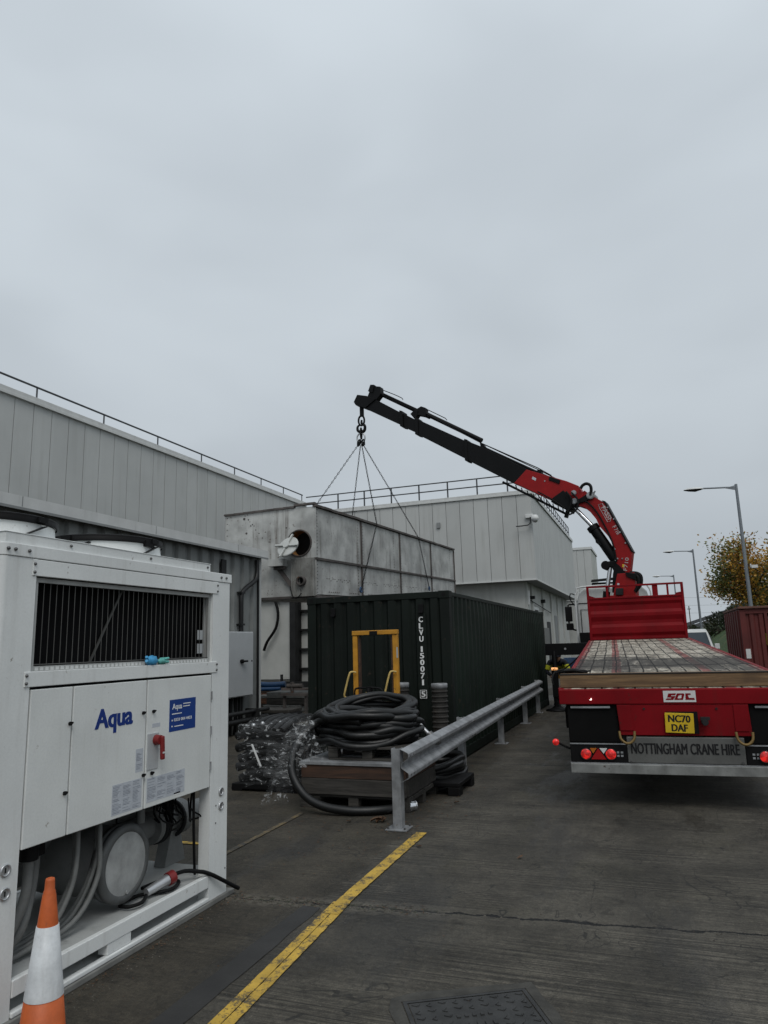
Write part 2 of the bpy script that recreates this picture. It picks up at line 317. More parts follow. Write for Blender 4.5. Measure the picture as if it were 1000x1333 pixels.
def paintmat(name, col, gone, worn=.5):
    m, t, b = newmat(name); geo = t.n('ShaderNodeNewGeometry').outputs['Position']
    n_ = t.math('ADD', t.math('MULTIPLY', t.noise(geo, 70, 5, .75), .5), t.math('MULTIPLY', t.noise(geo, 9, 4, .6), .5))
    f = t.ramp(n_, worn - .05, worn + .05)
    c = t.mix(t.ramp(t.noise(geo, 5, 4), .3, .7), sc(col, .7), col); c = t.mix(f, c, gone)
    t.link(c, b.inputs['Base Color']); b.inputs['Roughness'].default_value = .65
    bp = t.n('ShaderNodeBump'); bp.inputs['Strength'].default_value = .7; bp.inputs['Distance'].default_value = .004; t.link(t.noise(geo, 60, 4, .7), bp.inputs['Height']); t.link(bp.outputs[0], b.inputs['Normal'])
    return m
M['yline'] = paintmat('yellow_road_paint', (.58, .37, .05), (.08, .064, .036), .535)
M['yfaint'] = paintmat('faded_road_paint', (.17, .125, .055), (.034, .031, .026), .50)
M['patch'] = mat('smooth_tarmac_patch', (.031, .0305, .0295), .75, var=.25, vs=3, bump=.05, bs=90, fine=.1)
M['debris'] = mat('crumbled_mortar', (.11, .10, .085), .9, var=.4, vs=20)
def grassmat():
    m, t, b = newmat('bank_grass'); geo = t.n('ShaderNodeNewGeometry').outputs['Position']
    c = t.mix(t.noise(geo, 2.5, 6, .7), (.020, .050, .012), (.065, .115, .028)); c = t.mix(t.ramp(t.noise(geo, .4, 3), .5, .7), c, (.09, .10, .03))
    t.link(c, b.inputs['Base Color']); b.inputs['Roughness'].default_value = .85
    bp = t.n('ShaderNodeBump'); bp.inputs['Distance'].default_value = .1; t.link(t.noise(geo, 12, 6, .8), bp.inputs['Height']); t.link(bp.outputs[0], b.inputs['Normal'])
    return m
M['grass'] = grassmat()

# ------------------------------------------------------------------ mesh builder
V = Vector
class MB:
    def __init__(s): s.v = []; s.f = []; s.mi = []; s.sm = []
    def add(s, vs, fs, smooth=False, mi=0):
        o = len(s.v); s.v += [V(p) for p in vs]
        for f in fs: s.f.append([i + o for i in f]); s.mi.append(mi); s.sm.append(smooth)
        return s
    def box(s, x0, x1, y0, y1, z0, z1, mi=0):
        vs = [(x, y, z) for z in (z0, z1) for y in (y0, y1) for x in (x0, x1)]
        return s.add(vs, [(0, 2, 3, 1), (4, 5, 7, 6), (0, 1, 5, 4), (2, 6, 7, 3), (0, 4, 6, 2), (1, 3, 7, 5)], mi=mi)
    def obox(s, c, size, ax=None, mi=0):
        X, Y, Z = ax or (V((1, 0, 0)), V((0, 1, 0)), V((0, 0, 1))); c = V(c); a, b, d = [q/2 for q in size]
        vs = [c + X*i*a + Y*j*b + Z*k*d for k in (-1, 1) for j in (-1, 1) for i in (-1, 1)]
        return s.add(vs, [(0, 2, 3, 1), (4, 5, 7, 6), (0, 1, 5, 4), (2, 6, 7, 3), (0, 4, 6, 2), (1, 3, 7, 5)], mi=mi)
    def beam(s, p0, p1, w_, h_, up=(0, 0, 1), mi=0):
        p0, p1 = V(p0), V(p1); d = (p1 - p0); ln = d.length; d.normalize(); u = V(up)
        if abs(d.dot(u)) > .98: u = V((1, 0, 0))
        sx = d.cross(u).normalized(); u = sx.cross(d)
        return s.obox((p0 + p1)/2, (w_, ln, h_), (sx, d, u), mi)
    def cyl(s, p0, p1, r0, r1=None, n=14, caps=True, mi=0, smooth=True):
        if r1 is None: r1 = r0
        p0, p1 = V(p0), V(p1); d = (p1 - p0).normalized(); a = d.orthogonal().normalized(); b = d.cross(a)
        vs = []
        for p, r in ((p0, r0), (p1, r1)):
            for i in range(n):
                t = 2*math.pi*i/n; vs.append(p + a*math.cos(t)*r + b*math.sin(t)*r)
        s.add(vs, [(i, (i + 1) % n, n + (i + 1) % n, n + i) for i in range(n)], smooth, mi)
        if caps: s.add(vs, [tuple(range(n))[::-1], tuple(range(n, 2*n))], False, mi)
        return s
    def lathe(s, prof, c=(0, 0, 0), n=20, axis='z', mi=0, smooth=True):
        c = V(c); vs = []
        for r, h in prof:
            for i in range(n):
                t = 2*math.pi*i/n; q = (r*math.cos(t), r*math.sin(t), h)
                if axis == 'x': q = (h, q[0], q[1])
                elif axis == 'y': q = (q[0], h, q[1])
                vs.append(c + V(q))
        fs = []
        for k in range(len(prof) - 1):
            for i in range(n): fs.append((k*n + i, k*n + (i + 1) % n, (k + 1)*n + (i + 1) % n, (k + 1)*n + i))
        return s.add(vs, fs, smooth, mi)
    def tube(s, pts, r, n=10, closed=False, mi=0, sub=4, caps=True):
        P = [V(p) for p in pts]
        if sub > 1:
            Q = []; m_ = len(P); rng = range(m_) if closed else range(m_ - 1)
            for i in rng:
                if closed: a, b, c, d = P[(i - 1) % m_], P[i], P[(i + 1) % m_], P[(i + 2) % m_]
                else: a, b, c, d = P[max(i - 1, 0)], P[i], P[i + 1], P[min(i + 2, m_ - 1)]
                for k in range(sub):
                    t = k/sub
                    Q.append(.5*((2*b) + (c - a)*t + (2*a - 5*b + 4*c - d)*t*t + (3*b - a - 3*c + d)*t**3))
            if not closed: Q.append(P[-1])
            P = Q
        m_ = len(P); vs = []; nrm = None
        for i in range(m_):
            d = (P[(i + 1) % m_] - P[i - 1]) if closed else (P[min(i + 1, m_ - 1)] - P[max(i - 1, 0)])
            d.normalize()
            if nrm is None: nrm = d.orthogonal().normalized()
            else:
                nrm = nrm - d*nrm.dot(d)
                nrm = nrm.normalized() if nrm.length > 1e-6 else d.orthogonal().normalized()
            b = d.cross(nrm); rr = r(i/(m_ - 1)) if callable(r) else r
            for k in range(n):
                t = 2*math.pi*k/n; vs.append(P[i] + nrm*math.cos(t)*rr + b*math.sin(t)*rr)
        fs = []
        for i in range(m_ if closed else m_ - 1):
            j = (i + 1) % m_
            for k in range(n): fs.append((i*n + k, i*n + (k + 1) % n, j*n + (k + 1) % n, j*n + k))
        s.add(vs, fs, True, mi)
        if caps and not closed: s.add(vs[:n] + vs[-n:], [tuple(range(n))[::-1], tuple(range(n, 2*n))], False, mi)
        return s
    def prism(s, poly, nrm, th, mi=0):      # flat outline with thickness th along nrm, centred
        nrm = V(nrm).normalized(); n = len(poly); P = [V(p) for p in poly]
        vs = [p - nrm*th/2 for p in P] + [p + nrm*th/2 for p in P]
        return s.add(vs, [tuple(range(n))[::-1], tuple(range(n, 2*n))] + [(i, (i + 1) % n, n + (i + 1) % n, n + i) for i in range(n)], False, mi)
    def sweep(s, prof, p0, p1, sx, sz, mi=0, smooth=False, closed=True):   # 2d profile (a,b) along p0->p1
        p0, p1, sx, sz = V(p0), V(p1), V(sx), V(sz); n = len(prof)
        vs = [p + sx*a + sz*b for p in (p0, p1) for a, b in prof]
        fs = [(i, (i + 1) % n, n + (i + 1) % n, n + i) for i in range(n if closed else n - 1)]
        s.add(vs, fs, smooth, mi)
        return s
    def sphere(s, c, r, n=10, mi=0, sc_=(1, 1, 1)):
        c = V(c); vs = []; m_ = max(4, n//2 + 1)
        for j in range(m_ + 1):
            ph = math.pi*j/m_
            for i in range(n):
                t = 2*math.pi*i/n; vs.append(c + V((math.sin(ph)*math.cos(t)*r*sc_[0], math.sin(ph)*math.sin(t)*r*sc_[1], math.cos(ph)*r*sc_[2])))
        return s.add(vs, [(j*n + i, (j + 1)*n + i, (j + 1)*n + (i + 1) % n, j*n + (i + 1) % n) for j in range(m_) for i in range(n)], True, mi)
    def torus(s, c, R_, r, nrm=(0, 0, 1), n=24, m_=8, mi=0):
        c = V(c); d = V(nrm).normalized(); a = d.orthogonal().normalized(); b = d.cross(a)
        return s.tube([c + a*math.cos(2*math.pi*i/n)*R_ + b*math.sin(2*math.pi*i/n)*R_ for i in range(n)], r, m_, True, mi, sub=1)
    def corr(s, p0, p1, z0, z1, nrm, pitch=.278, depth=.036, flat=.25, slope=.14, th=.004, mi=0, base=True, rows=1, dent=0.):
        # trapezoid corrugated sheet standing from p0 to p1 (xy), bulging toward nrm
        p0, p1, nrm = V((*p0, 0)), V((*p1, 0)), V((*nrm, 0)); d = p1 - p0; ln = d.length; d.normalize(); k = max(1, round(ln/pitch)); pt = ln/k
        pr = []
        for i in range(k):
            a = i*pt; pr += [(a, 0), (a + pt*flat, 0), (a + pt*(flat + slope), depth), (a + pt*(1 - slope), depth)]
        pr.append((ln, 0))
        vs = []
        for q in range(rows + 1):
            z = z0 + (z1 - z0)*q/rows
            for a, h in pr: vs.append(p0 + d*a + nrm*(h + (dent*noise.noise((a*.55 + 3, z*.8, z0)) if 0 < q < rows else 0)) + V((0, 0, z)))
        n = len(pr); s.add(vs, [(r_*n + i, r_*n + i + 1, r_*n + n + i + 1, r_*n + n + i) for r_ in range(rows) for i in range(n - 1)], False, mi)
        return s
def rootmat(o): return Matrix.LocRotScale(o.location, o.rotation_euler, (1, 1, 1))
def tag(o, label=None, cat=None, group=None, kind=None):
    if label: o['label'] = label
    if cat: o['category'] = cat
    if group: o['group'] = group
    if kind: o['kind'] = kind
    return o
def thing(name, label, cat, loc=(0, 0, 0), rot=(0, 0, 0), group=None):
    o = bpy.data.objects.new(name, None); COL.objects.link(o); o.location = loc; o.rotation_euler = rot; o.empty_display_size = .2
    return tag(o, label, cat, group)
WORLD = {}
def part(name, mb, m, parent=None, world=True, bev=0., label=None, sub=0, seg=2):
    me = bpy.data.meshes.new(name)
    vs = mb.v
    if parent is not None and world:
        inv = WORLD[parent.name].inverted(); vs = [inv @ p for p in vs]
    me.from_pydata([tuple(p) for p in vs], [], mb.f)
    ms = m if isinstance(m, (list, tuple)) else [m]
    for x in ms: me.materials.append(M[x] if isinstance(x, str) else x)
    me.polygons.foreach_set('material_index', mb.mi); me.polygons.foreach_set('use_smooth', mb.sm); me.update()
    bm = bmesh.new(); bm.from_mesh(me)
    if bev: bmesh.ops.remove_doubles(bm, verts=bm.verts, dist=1e-5)
    bmesh.ops.recalc_face_normals(bm, faces=bm.faces); bm.to_mesh(me); bm.free()
    o = bpy.data.objects.new(name, me); COL.objects.link(o)
    if parent is not None:
        o.parent = parent; WORLD[o.name] = WORLD[parent.name]
    if bev:
        md = o.modifiers.new('bevel', 'BEVEL'); md.width = bev; md.segments = seg; md.limit_method = 'ANGLE'; md.angle_limit = R(40)
    if label: o['label'] = label
    return o
_thing = thing
def thing(name, label, cat, loc=(0, 0, 0), rot=(0, 0, 0), group=None):
    o = _thing(name, label, cat, loc, rot, group); WORLD[o.name] = rootmat(o); return o
def solo(name, mb, m, label, cat, loc, group=None, **k):   # a thing that is one mesh, origin at its base
    loc = V(loc); mb.v = [p - loc for p in mb.v]
    o = part(name, mb, m, None, **k); o.location = loc; return tag(o, label, cat, group)
def struct(name, mb, m, **k):
    o = part(name, mb, m, None, **k); o['kind'] = 'structure'; return o
_fontc = {}
def text(name, s, m, parent, p, right, up, w_, h_, world=True, depth=.002, bold=0., shear=0., label=None, fat=0.):
    cu = bpy.data.curves.new('t', 'FONT'); cu.body = s; cu.size = 1; cu.extrude = .01; cu.offset = bold; cu.shear = shear; cu.resolution_u = 3
    o = bpy.data.objects.new('t', cu); COL.objects.link(o)
    dg = bpy.context.evaluated_depsgraph_get(); dg.update()
    me = bpy.data.meshes.new_from_object(o.evaluated_get(dg)); bpy.data.objects.remove(o)
    xs = [v.co.x for v in me.vertices]; ys = [v.co.y for v in me.vertices]
    right, up = V(right).normalized(), V(up).normalized(); nr = right.cross(up).normalized(); p = V(p)
    mb = MB()
    vs = [p + right*((v.co.x - min(xs))/(max(xs) - min(xs))*w_) + up*((v.co.y - min(ys))/(max(ys) - min(ys))*h_) + nr*(depth*(1 if v.co.z > 0 else -.3)) for v in me.vertices]
    mb.add(vs, [tuple(q.vertices) for q in me.polygons])
    if fat:
        for k in (-1, 1): mb.add([q + right*fat*k - nr*.0004*(1.5 + k) for q in vs], [tuple(q.vertices) for q in me.polygons])
    bpy.data.meshes.remove(me)
    return part(name, mb, m, parent, world, label=label)
def copy_tree(o, parent=None):
    c = o.copy(); COL.objects.link(c); c.parent = parent
    for ch in o.children: copy_tree(ch, c)
    return c

exec_parts = []
# ------------------------------------------------------------------ ground
g = MB(); g.add([(-400, -60, 0), (400, -60, 0), (400, 900, 0), (-400, 900, 0)], [(0, 1, 2, 3)]); struct('ground', g, 'ground')
# tarmac repair strip left of the yellow line
g = MB(); lft = []; rgt = []
for i in range(41):
    y = 1.2 + 3.62*i/40
    lft.append((-2.47 + .012*noise.noise((y*3, 0, 0)), y, .004)); rgt.append((-2.30 - .03*(y - 3)/2 + .010*noise.noise((y*4, 5, 0)), y, .004))
g.add(lft + rgt, [(i, 41 + i, 42 + i, i + 1) for i in range(40)]); struct('tarmac_patch', g, 'patch')
def ribbon(name, pts, wd, m, z=.008, ragged=.006, seed=0, side=0.):
    g = MB(); a = []; b = []; P = []
    for i in range(len(pts) - 1):
        p, q = V(pts[i]), V(pts[i + 1]); k = max(2, int((q - p).length/.04))
        P += [p.lerp(q, j/k) for j in range(k)]
    P.append(V(pts[-1]))
    for i, p in enumerate(P):
        d = (P[min(i + 1, len(P) - 1)] - P[max(i - 1, 0)]).normalized(); n_ = V((-d.y, d.x))
        e1 = ragged*noise.noise((i*.6, seed, 0)); e2 = ragged*noise.noise((i*.6, seed, 9))
        q = p + n_*side
        a.append((*(q + n_*(wd/2 + e1)), z)); b.append((*(q - n_*(wd/2 + e2)), z))
    n = len(P); g.add(a + b, [(i, i + 1, n + i + 1, n + i) for i in range(n - 1)]); return struct(name, g, m)
YL = [(-2.02, 1.5), (-2.122, 3.29), (-2.19, 4.4), (-2.225, 4.95), (-2.243, 6.87)]
ribbon('yellow_line', YL[:4], .060, 'yline', side=.033, seed=1); ribbon('yellow_line', YL[:4], .060, 'yline', side=-.033, seed=2)
ribbon('yellow_line', [(-2.208, 4.72), (-2.226, 5.2), YL[4]], .105, 'yline', z=.010, seed=3)
ribbon('bay_line', [(-3.72, 5.6), (-3.76, 7.35)], .055, 'yfaint', seed=4)
ribbon('arrow_marking', [(-4.9, 5.72), (-4.5, 5.98), (-3.95, 6.02)], .07, 'yline', seed=5)
ribbon('arrow_marking', [(-4.85, 6.3), (-4.5, 6.0)], .06, 'yline', z=.010, seed=6)
# crumbled mortar chips along the joint
g = MB()
def chip(g, x, y, s_):
    a = random.random()*6.28; pts = [V((x + math.cos(a + k*1.57 + random.uniform(-.4, .4))*s_*random.uniform(.5, 1), y + math.sin(a + k*1.57)*s_*random.uniform(.5, 1), .001)) for k in range(4)]
    top = [p*1 + V((0, 0, s_*random.uniform(.3, .8))) for p in pts]; c = sum(top, V())/4; top = [c.lerp(p, .7) for p in top]
    g.add(pts + top, [(4, 5, 6, 7), (0, 1, 5, 4), (1, 2, 6, 5), (2, 3, 7, 6), (3, 0, 4, 7)])
for i in range(420):
    x = random.uniform(-3.4, 1.2) if random.random() < .35 else random.uniform(-3.1, -1.7)
    y = 5.095 + .085*x + random.gauss(0, .045) - (.02 if x < -2 else 0); chip(g, x, y, random.uniform(.002, .009))
for i in range(700): chip(g, random.uniform(-3.0, 1.6), random.uniform(2.8, 9), random.uniform(.0015, .0045))
for i in range(260): chip(g, random.uniform(-4.8, -2.3), random.uniform(6., 9.5), random.uniform(.002, .008))
for i in range(160): chip(g, -3.0 + random.gauss(0, .06), random.uniform(2.9, 4.9), random.uniform(.002, .008))
tag(part('mortar_chips', g, 'debris'), 'pale crumbs of concrete scattered along the joint and over the ground', 'debris', kind='stuff')
# leaf litter
g = MB(); random.seed(77)
def bit(x, y, s_):
    a = random.random()*6.28; z = .003 + random.random()*.008; d = V((math.cos(a), math.sin(a), random.uniform(-.3, .3)))*s_; e = V((-math.sin(a), math.cos(a), random.uniform(-.4, .4)))*s_*.55; p = V((x, y, z + s_*.3)); g.add([p - d, p + e, p + d, p - e], [(0, 1, 2, 3)])
for i in range(260): bit(-2.45 + random.gauss(0, .22), random.uniform(6.8, 9.2), random.uniform(.005, .016))
for i in range(160): bit(-2.6 + random.gauss(0, .3), random.uniform(9.2, 18), random.uniform(.008, .02))
for i in range(220): bit(-3.06 + abs(random.gauss(0, .05)), random.uniform(2.6, 4.95), random.uniform(.004, .010))
for i in range(420): bit(random.uniform(-4.6, -2.3), random.uniform(5.2, 8.3), random.uniform(.004, .014))
for i in range(200): bit(random.uniform(-2.9, 1.5), random.uniform(3, 9), random.uniform(.002, .007))
for i in range(120): x = random.uniform(-3., -1.6); bit(x, 5.08 + .085*x + random.gauss(0, .05), random.uniform(.004, .011))
tag(part('leaf_litter', g, 'leather'), 'brown leaf crumbs scattered along the barrier and the edge of the chiller base', 'leaf litter', kind='stuff')
# manhole cover
mh = thing('manhole_cover', 'dark iron manhole cover with raised lugs sunk in the concrete', 'manhole cover', (-1.0, 3.5, 0))
a_, b_, c_ = V((-1.326, 3.726)), V((-.799, 4.028)), V((-.50, 3.46))
e1 = (b_ - a_).normalized(); ln1 = (b_ - a_).length; e2 = V((e1.y, -e1.x)); ln2 = .66
def mq(u, v, z): q = a_ + e1*u + e2*v; return (q.x, q.y, z)
g = MB(); gaps = [(-.02, ln1 + .02, -.02, 0), (-.02, ln1 + .02, ln2, ln2 + .02), (-.02, 0, 0, ln2), (ln1, ln1 + .02, 0, ln2)]
for u0, u1, v0, v1 in gaps: g.add([mq(u0, v0, .006), mq(u1, v0, .006), mq(u1, v1, .006), mq(u0, v1, .006)], [(0, 1, 2, 3)])
part('frame', g, 'iron', mh)
g = MB(); g.add([mq(.006, .006, .005), mq(ln1 - .006, .006, .005), mq(ln1 - .006, ln2 - .006, .005), mq(.006, ln2 - .006, .005)], [(0, 1, 2, 3)]); 
X_, Y_, Z_ = V((e1.x, e1.y, 0)), V((e2.x, e2.y, 0)), V((0, 0, 1))
nu, nv = 9, 10
for i in range(nu):
    for j in range(nv):
        u, v = (i + .5)/nu*ln1, (j + .5)/nv*ln2; q = V(mq(u, v, .008))
        if 3 <= i <= 5 and 2 <= j <= 7: continue
        r_ = ((i + j) % 2)*math.pi/2
        dx = X_*math.cos(r_ + .6) + Y_*math.sin(r_ + .6); dy = Z_.cross(dx)
        q.z = .0065; g.obox(q, (.034, .009, .004), (dx, dy, Z_)); g.obox(q + dx*.014 + dy*.012, (.009, .022, .004), (dx, dy, Z_))
for j in range(4):
    for i in range(5): g.obox(V(mq(ln1*(.36 + .065*i), ln2*(.28 + .13*j), .008)), (.018, .036 if j % 2 else .02, .006), (X_, Y_, Z_))
part('cover', g, 'iron', mh)
g = MB(); n_ = 46; ins = []; outp = []
per = [(-.026, -.026), (ln1 + .026, -.026), (ln1 + .026, ln2 + .026), (-.026, ln2 + .026)]
for k in range(4):
    p, q = V(per[k]), V(per[(k + 1) % 4])
    for j in range(12):
        s_ = p.lerp(q, j/12); c0 = V((ln1/2, ln2/2)); d = (s_ - c0).normalized(); o_ = s_ + d*(.075 + .05*noise.noise((s_.x*5, s_.y*5, 3)))
        ins.append(mq(s_.x, s_.y, .004)); outp.append(mq(o_.x, o_.y, .004))
n = len(ins); g.add(ins + outp, [(i, (i + 1) % n, n + (i + 1) % n, n + i) for i in range(n)])
M['mortar'] = mat('mortar_surround', (.052, .050, .044), .9, var=.35, vs=8, bump=.06, bs=50, fine=.15)
struct('mortar_surround', g, 'mortar')

# ------------------------------------------------------------------ chiller unit
XF = -3.115; YA, YB = 2.72, 4.86; XB = -4.22
ch = thing('chiller_unit', 'white rental chiller with fan rings on top and pipework open below its doors', 'chiller', (-3.65, 3.8, 0))
def rpost(mb, x0, x1, y0, y1, z0, z1, rx, ry, r=.035, n=6):   # post with one rounded outer corner (rx,ry signs)
    pts = [(x0, y0), (x1, y0), (x1, y1), (x0, y1)]; out_ = []
    for (px, py) in pts:
        if (px == (x1 if rx > 0 else x0)) and (py == (y1 if ry > 0 else y0)):
            cx_, cy_ = px - rx*r, py - ry*r
            a0 = math.atan2(0, rx); arc = [(cx_ + rx*r*math.cos(t), cy_ + ry*r*math.sin(t)) for t in [math.pi/2*k/n for k in range(n + 1)]]
            cur = pts.index((px, py)); prev = pts[cur - 1]
            if abs(prev[0] - px) < 1e-6: arc = arc
            else: arc = arc[::-1]
            out_ += arc
        else: out_.append((px, py))
    mb.prism([(p[0], p[1], (z0 + z1)/2) for p in out_], (0, 0, 1), z1 - z0); return mb
part('post', rpost(MB(), XF - .16, XF, YA, 2.945, .03, 2.298, 1, -1), 'unit_white', ch)
part('post', rpost(MB(), XF - .09, XF, 4.625, YB, .02, 2.298, 1, 1, .012), 'unit_white', ch)
part('post', MB().box(XB, XB + .08, YA, YA + .12, .03, 2.298), 'unit_white', ch, bev=.004)
part('post', MB().box(XB, XB + .08, YB - .12, YB, .03, 2.298), 'unit_white', ch, bev=.004)
g = MB(); rpost(g, XB - .005, XF + .006, YA - .006, YB + .012, 2.3, 2.368, 1, -1, .05); part('top_cap', g, 'unit_white', ch, bev=.004)
part('top_tray', MB().box(XB + .05, XF - .012, YA + .02, 4.60, 2.368, 2.425).box(XB + .045, XF - .008, YA + .015, 4.605, 2.425, 2.43), 'unit_white', ch, bev=.003)
part('top_rail', MB().box(XF - .02, XF + .006, 2.915, 4.685, 2.205, 2.295), 'unit_white', ch, bev=.003)
part('middle_rail', MB().box(XF - .05, XF + .006, 2.905, 4.685, 1.615, 1.695), 'unit_white', ch, bev=.003)
g = MB()
for z in (2.225, 2.27):
    for y in (2.925, 4.675): g.sphere((XF + .008, y, z), .009, 8)
for z in (1.635, 1.675):
    for y in (2.915, 4.675): g.sphere((XF + .008, y, z), .009, 8)
for y in (2.745, 2.79, 2.88, 4.72, 4.79): g.sphere((XF + .010, y, 2.335), .010, 8)
for y in (3.19, 3.9, 4.56): g.sphere((XF - .008, y, 2.40), .009, 8)
for y, z in ((2.74, .30), (2.75, .18), (4.70, .66), (4.70, .54), (4.83, .2)): g.sphere((XF + .002, y, z), .006, 6)
part('bolts', g, 'bolt', ch)
# vent bay
part('condenser_coil', MB().box(XF - .16, XF - .12, 2.95, 4.62, 1.66, 2.28), 'coil', ch)
g = MB(); g.box(XB + .02, XB + .04, YA + .03, YB - .03, .9, 2.29); g.box(XB + .04, XF - .17, YA + .03, YA + .05, .78, 2.29); g.box(XB + .04, XF - .17, YB - .05, YB - .03, .78, 2.29)
g.box(XB + .04, XF - .06, YA + .1, YB - .1, .80, .82); part('inner_casing', g, 'dark', ch)
g = MB(); nb = 36
for i in range(nb):
    y = 2.99 + (4.60 - 2.99)*i/(nb - 1); g.cyl((XF - .035, y, 1.70), (XF - .035, y, 2.19), .0024, n=5)
for z in (1.715, 1.73, 2.185): g.cyl((XF - .032, 2.97, z), (XF - .032, 4.61, z), .004, n=5)
part('grille', g, 'wire', ch)
g = MB(); g.box(XF - .05, XF - .025, 2.96, 4.62, 2.175, 2.20); g.box(XF - .05, XF - .022, 2.96, 4.62, 1.695, 1.722); g.box(XF - .05, XF - .022, 4.605, 4.625, 1.722, 2.175); g.box(XF - .045, XF - .022, 2.968, 2.982, 1.722, 2.175)
part('grille_frame', g, 'unit_inner', ch)
g = MB()
for i in range(44): y = 2.99 + i*.0365; g.box(XF - .0215, XF - .019, y, y + .022, 1.698, 1.716)
part('fin_tips', g, 'white', ch)
part('reflection_bar', MB().beam((XF - .11, 3.46, 1.68), (XF - .11, 3.76, 2.20), .008, .014), 'wire', ch)  # thin slanted bar modelled in place of a reflection behind the grille
part('label', MB().box(XF - .05, XF - .045, 4.50, 4.575, 1.86, 1.93).box(XF - .05, XF - .045, 4.50, 4.575, 1.76, 1.83), 'boxgrey', ch)
# doors
def door(y0, y1, nm='door'):
    return part(nm, MB().box(XF - .035, XF + .004, y0, y1, .805, 1.600), 'panel_white', ch, bev=.004)
d0 = door(2.955, 3.248); d1 = door(3.258, 3.885); d2 = door(3.897, 4.612)
part('door_recess', MB().box(XF - .06, XF - .036, 2.95, 4.62, .80, 1.612), 'black', ch)
for zz in (.95, 1.2, 1.45):
    part('hinge', MB().cyl((XF + .006, 4.617, zz - .03), (XF + .006, 4.617, zz + .03), .007, n=10), 'galv', ch)
part('hinge_strip', MB().box(XF - .03, XF - .012, 4.612, 4.628, .80, 1.61), 'dark', ch)
def latch(y, z, d):
    part('latch', MB().cyl((XF + .004, y, z), (XF + .016, y, z), .011, n=12).obox((XF + .02, y, z), (.008, .022, .007), (V((1, 0, 0)), V((0, .8, .6)), V((0, -.6, .8)))), 'black', d)
for y, z, d in ((3.236, 1.398, d0), (3.222, 1.03, d0), (3.855, 1.397, d1), (3.872, 1.013, d1), (3.955, 1.397, d2), (3.955, 1.012, d2)): latch(y, z, d)
def yz(p): return (XF + .005, p[0], p[1])
text('lettering', 'Aqua', 'blue_text', d1, (XF + .0045, 3.435, 1.305), (0, 1, .0), (0, 0, 1), .322, .150, fat=.004, bold=.018, depth=.0015)
bs = part('sticker', MB().box(XF + .004, XF + .0055, 4.125, 4.42, 1.245, 1.455), 'blue', d2)
text('lettering', 'Aqua', 'white_paint', d2, (XF + .0056, 4.155, 1.378), (0, 1, 0), (0, 0, 1), .105, .05, bold=.01, depth=.0012)
g = MB()
for y0, y1, z in ((4.275, 4.36, 1.418), (4.275, 4.35, 1.400), (4.15, 4.26, 1.357), (4.18, 4.28, 1.274)): g.box(XF + .0056, XF + .0066, y0, y1, z, z + .006)
g.cyl((XF + .0056, 4.155, 1.318), (XF + .0066, 4.155, 1.318), .006, n=8); g.cyl((XF + .0056, 4.155, 1.279), (XF + .0066, 4.155, 1.279), .006, n=8)
part('small_print', g, 'white_paint', d2)
text('lettering', '0333 004 4433', 'white_paint', d2, (XF + .0056, 4.175, 1.310), (0, 1, 0), (0, 0, 1), .20, .020, bold=.01, depth=.0012)
def label(y0, y1, z0, z1, cols, d, seed):
    random.seed(seed)
    part('sticker', MB().box(XF + .004, XF + .005, y0, y1, z0, z1), 'label', d)
    g = MB(); cw = (y1 - y0)/cols
    for c in range(cols):
        z = z1 - .012
        while z > z0 + .008:
            if random.random() < .82: g.box(XF + .005, XF + .0056, y0 + cw*c + .006, y0 + cw*(c + random.uniform(.5, .93)), z, z + random.choice((.0025, .004)))
            z -= .0085
    part('small_print', g, 'ink', d)
label(3.60, 3.865, .825, 1.0, 3, d1, 1); label(3.80, 3.868, 1.04, 1.18, 1, d1, 2); label(3.915, 4.31, .835, .985, 4, d2, 3)
part('sticker', MB().box(XF + .004, XF + .005, 4.195, 4.265, .828, .844), 'white_paint', d2)
part('sticker', MB().box(XF + .004, XF + .005, 3.95, 4.03, 1.295, 1.32), 'label', d2)
# isolator switch
part('switch_plate', MB().box(XF + .004, XF + .010, 3.905, 4.015, 1.035, 1.26), 'boxgrey', d2, bev=.002)
sw = part('isolator_switch', MB().cyl((XF + .008, 3.985, 1.215), (XF + .05, 3.985, 1.215), .034, .03, n=18), 'redsw', d2)
part('handle', MB().obox((XF + .055, 3.995, 1.165), (.024, .03, .15), (V((1, 0, 0)), V((0, 1, .06)).normalized(), V((0, -.06, 1)).normalized())), 'redsw', d2, bev=.008)
part('handle_band', MB().box(XF + .066, XF + .0685, 3.985, 4.01, 1.13, 1.14), 'white', d2)
# lifting eyes on posts
for y, z in ((2.865, .735), (2.87, .625), (4.765, .745), (4.765, .645)):
    g = MB(); g.torus((XF + .004, y, z), .026, .006, (1, 0, 0)); g.cyl((XF, y, z), (XF + .003, y, z), .022, n=16)
    part('lifting_eye', g, 'alu', ch); part('eye_slot', MB().box(XF + .003, XF + .0045, y - .004, y + .004, z - .012, z + .012), 'dark', ch)
# base frame
part('floor_tray', MB().box(XB + .02, XF - .02, YA + .05, YB - .03, .185, .20), 'unit_inner', ch)
part('base_rail', MB().box(XF - .035, XF + .004, 2.95, 4.62, .125, .205), 'unit_white', ch, bev=.004)
part('base_rail', MB().box(XB, XB + .04, 2.84, 4.74, .125, .205), 'unit_white', ch, bev=.004)
part('skid', MB().box(XF - .30, XF - .05, 2.72, 4.80, .03, .036), 'unit_white', ch)
part('base_foot', MB().box(XF - .07, XF + .0, 3.62, 3.82, .063, .125), 'unit_white', ch, bev=.003)
part('plinth', MB().box(XB, XF + .022, 2.45, 4.93, 0, .034), 'concrete_edge', ch, bev=.006)
part('skid_rail', MB().box(XF - .03, XF + .012, 2.95, 4.62, .036, .062), 'unit_white', ch, bev=.006)
g = MB(); g.box(XB - .05, XF + .005, 2.4, 4.95, -.02, .004); 
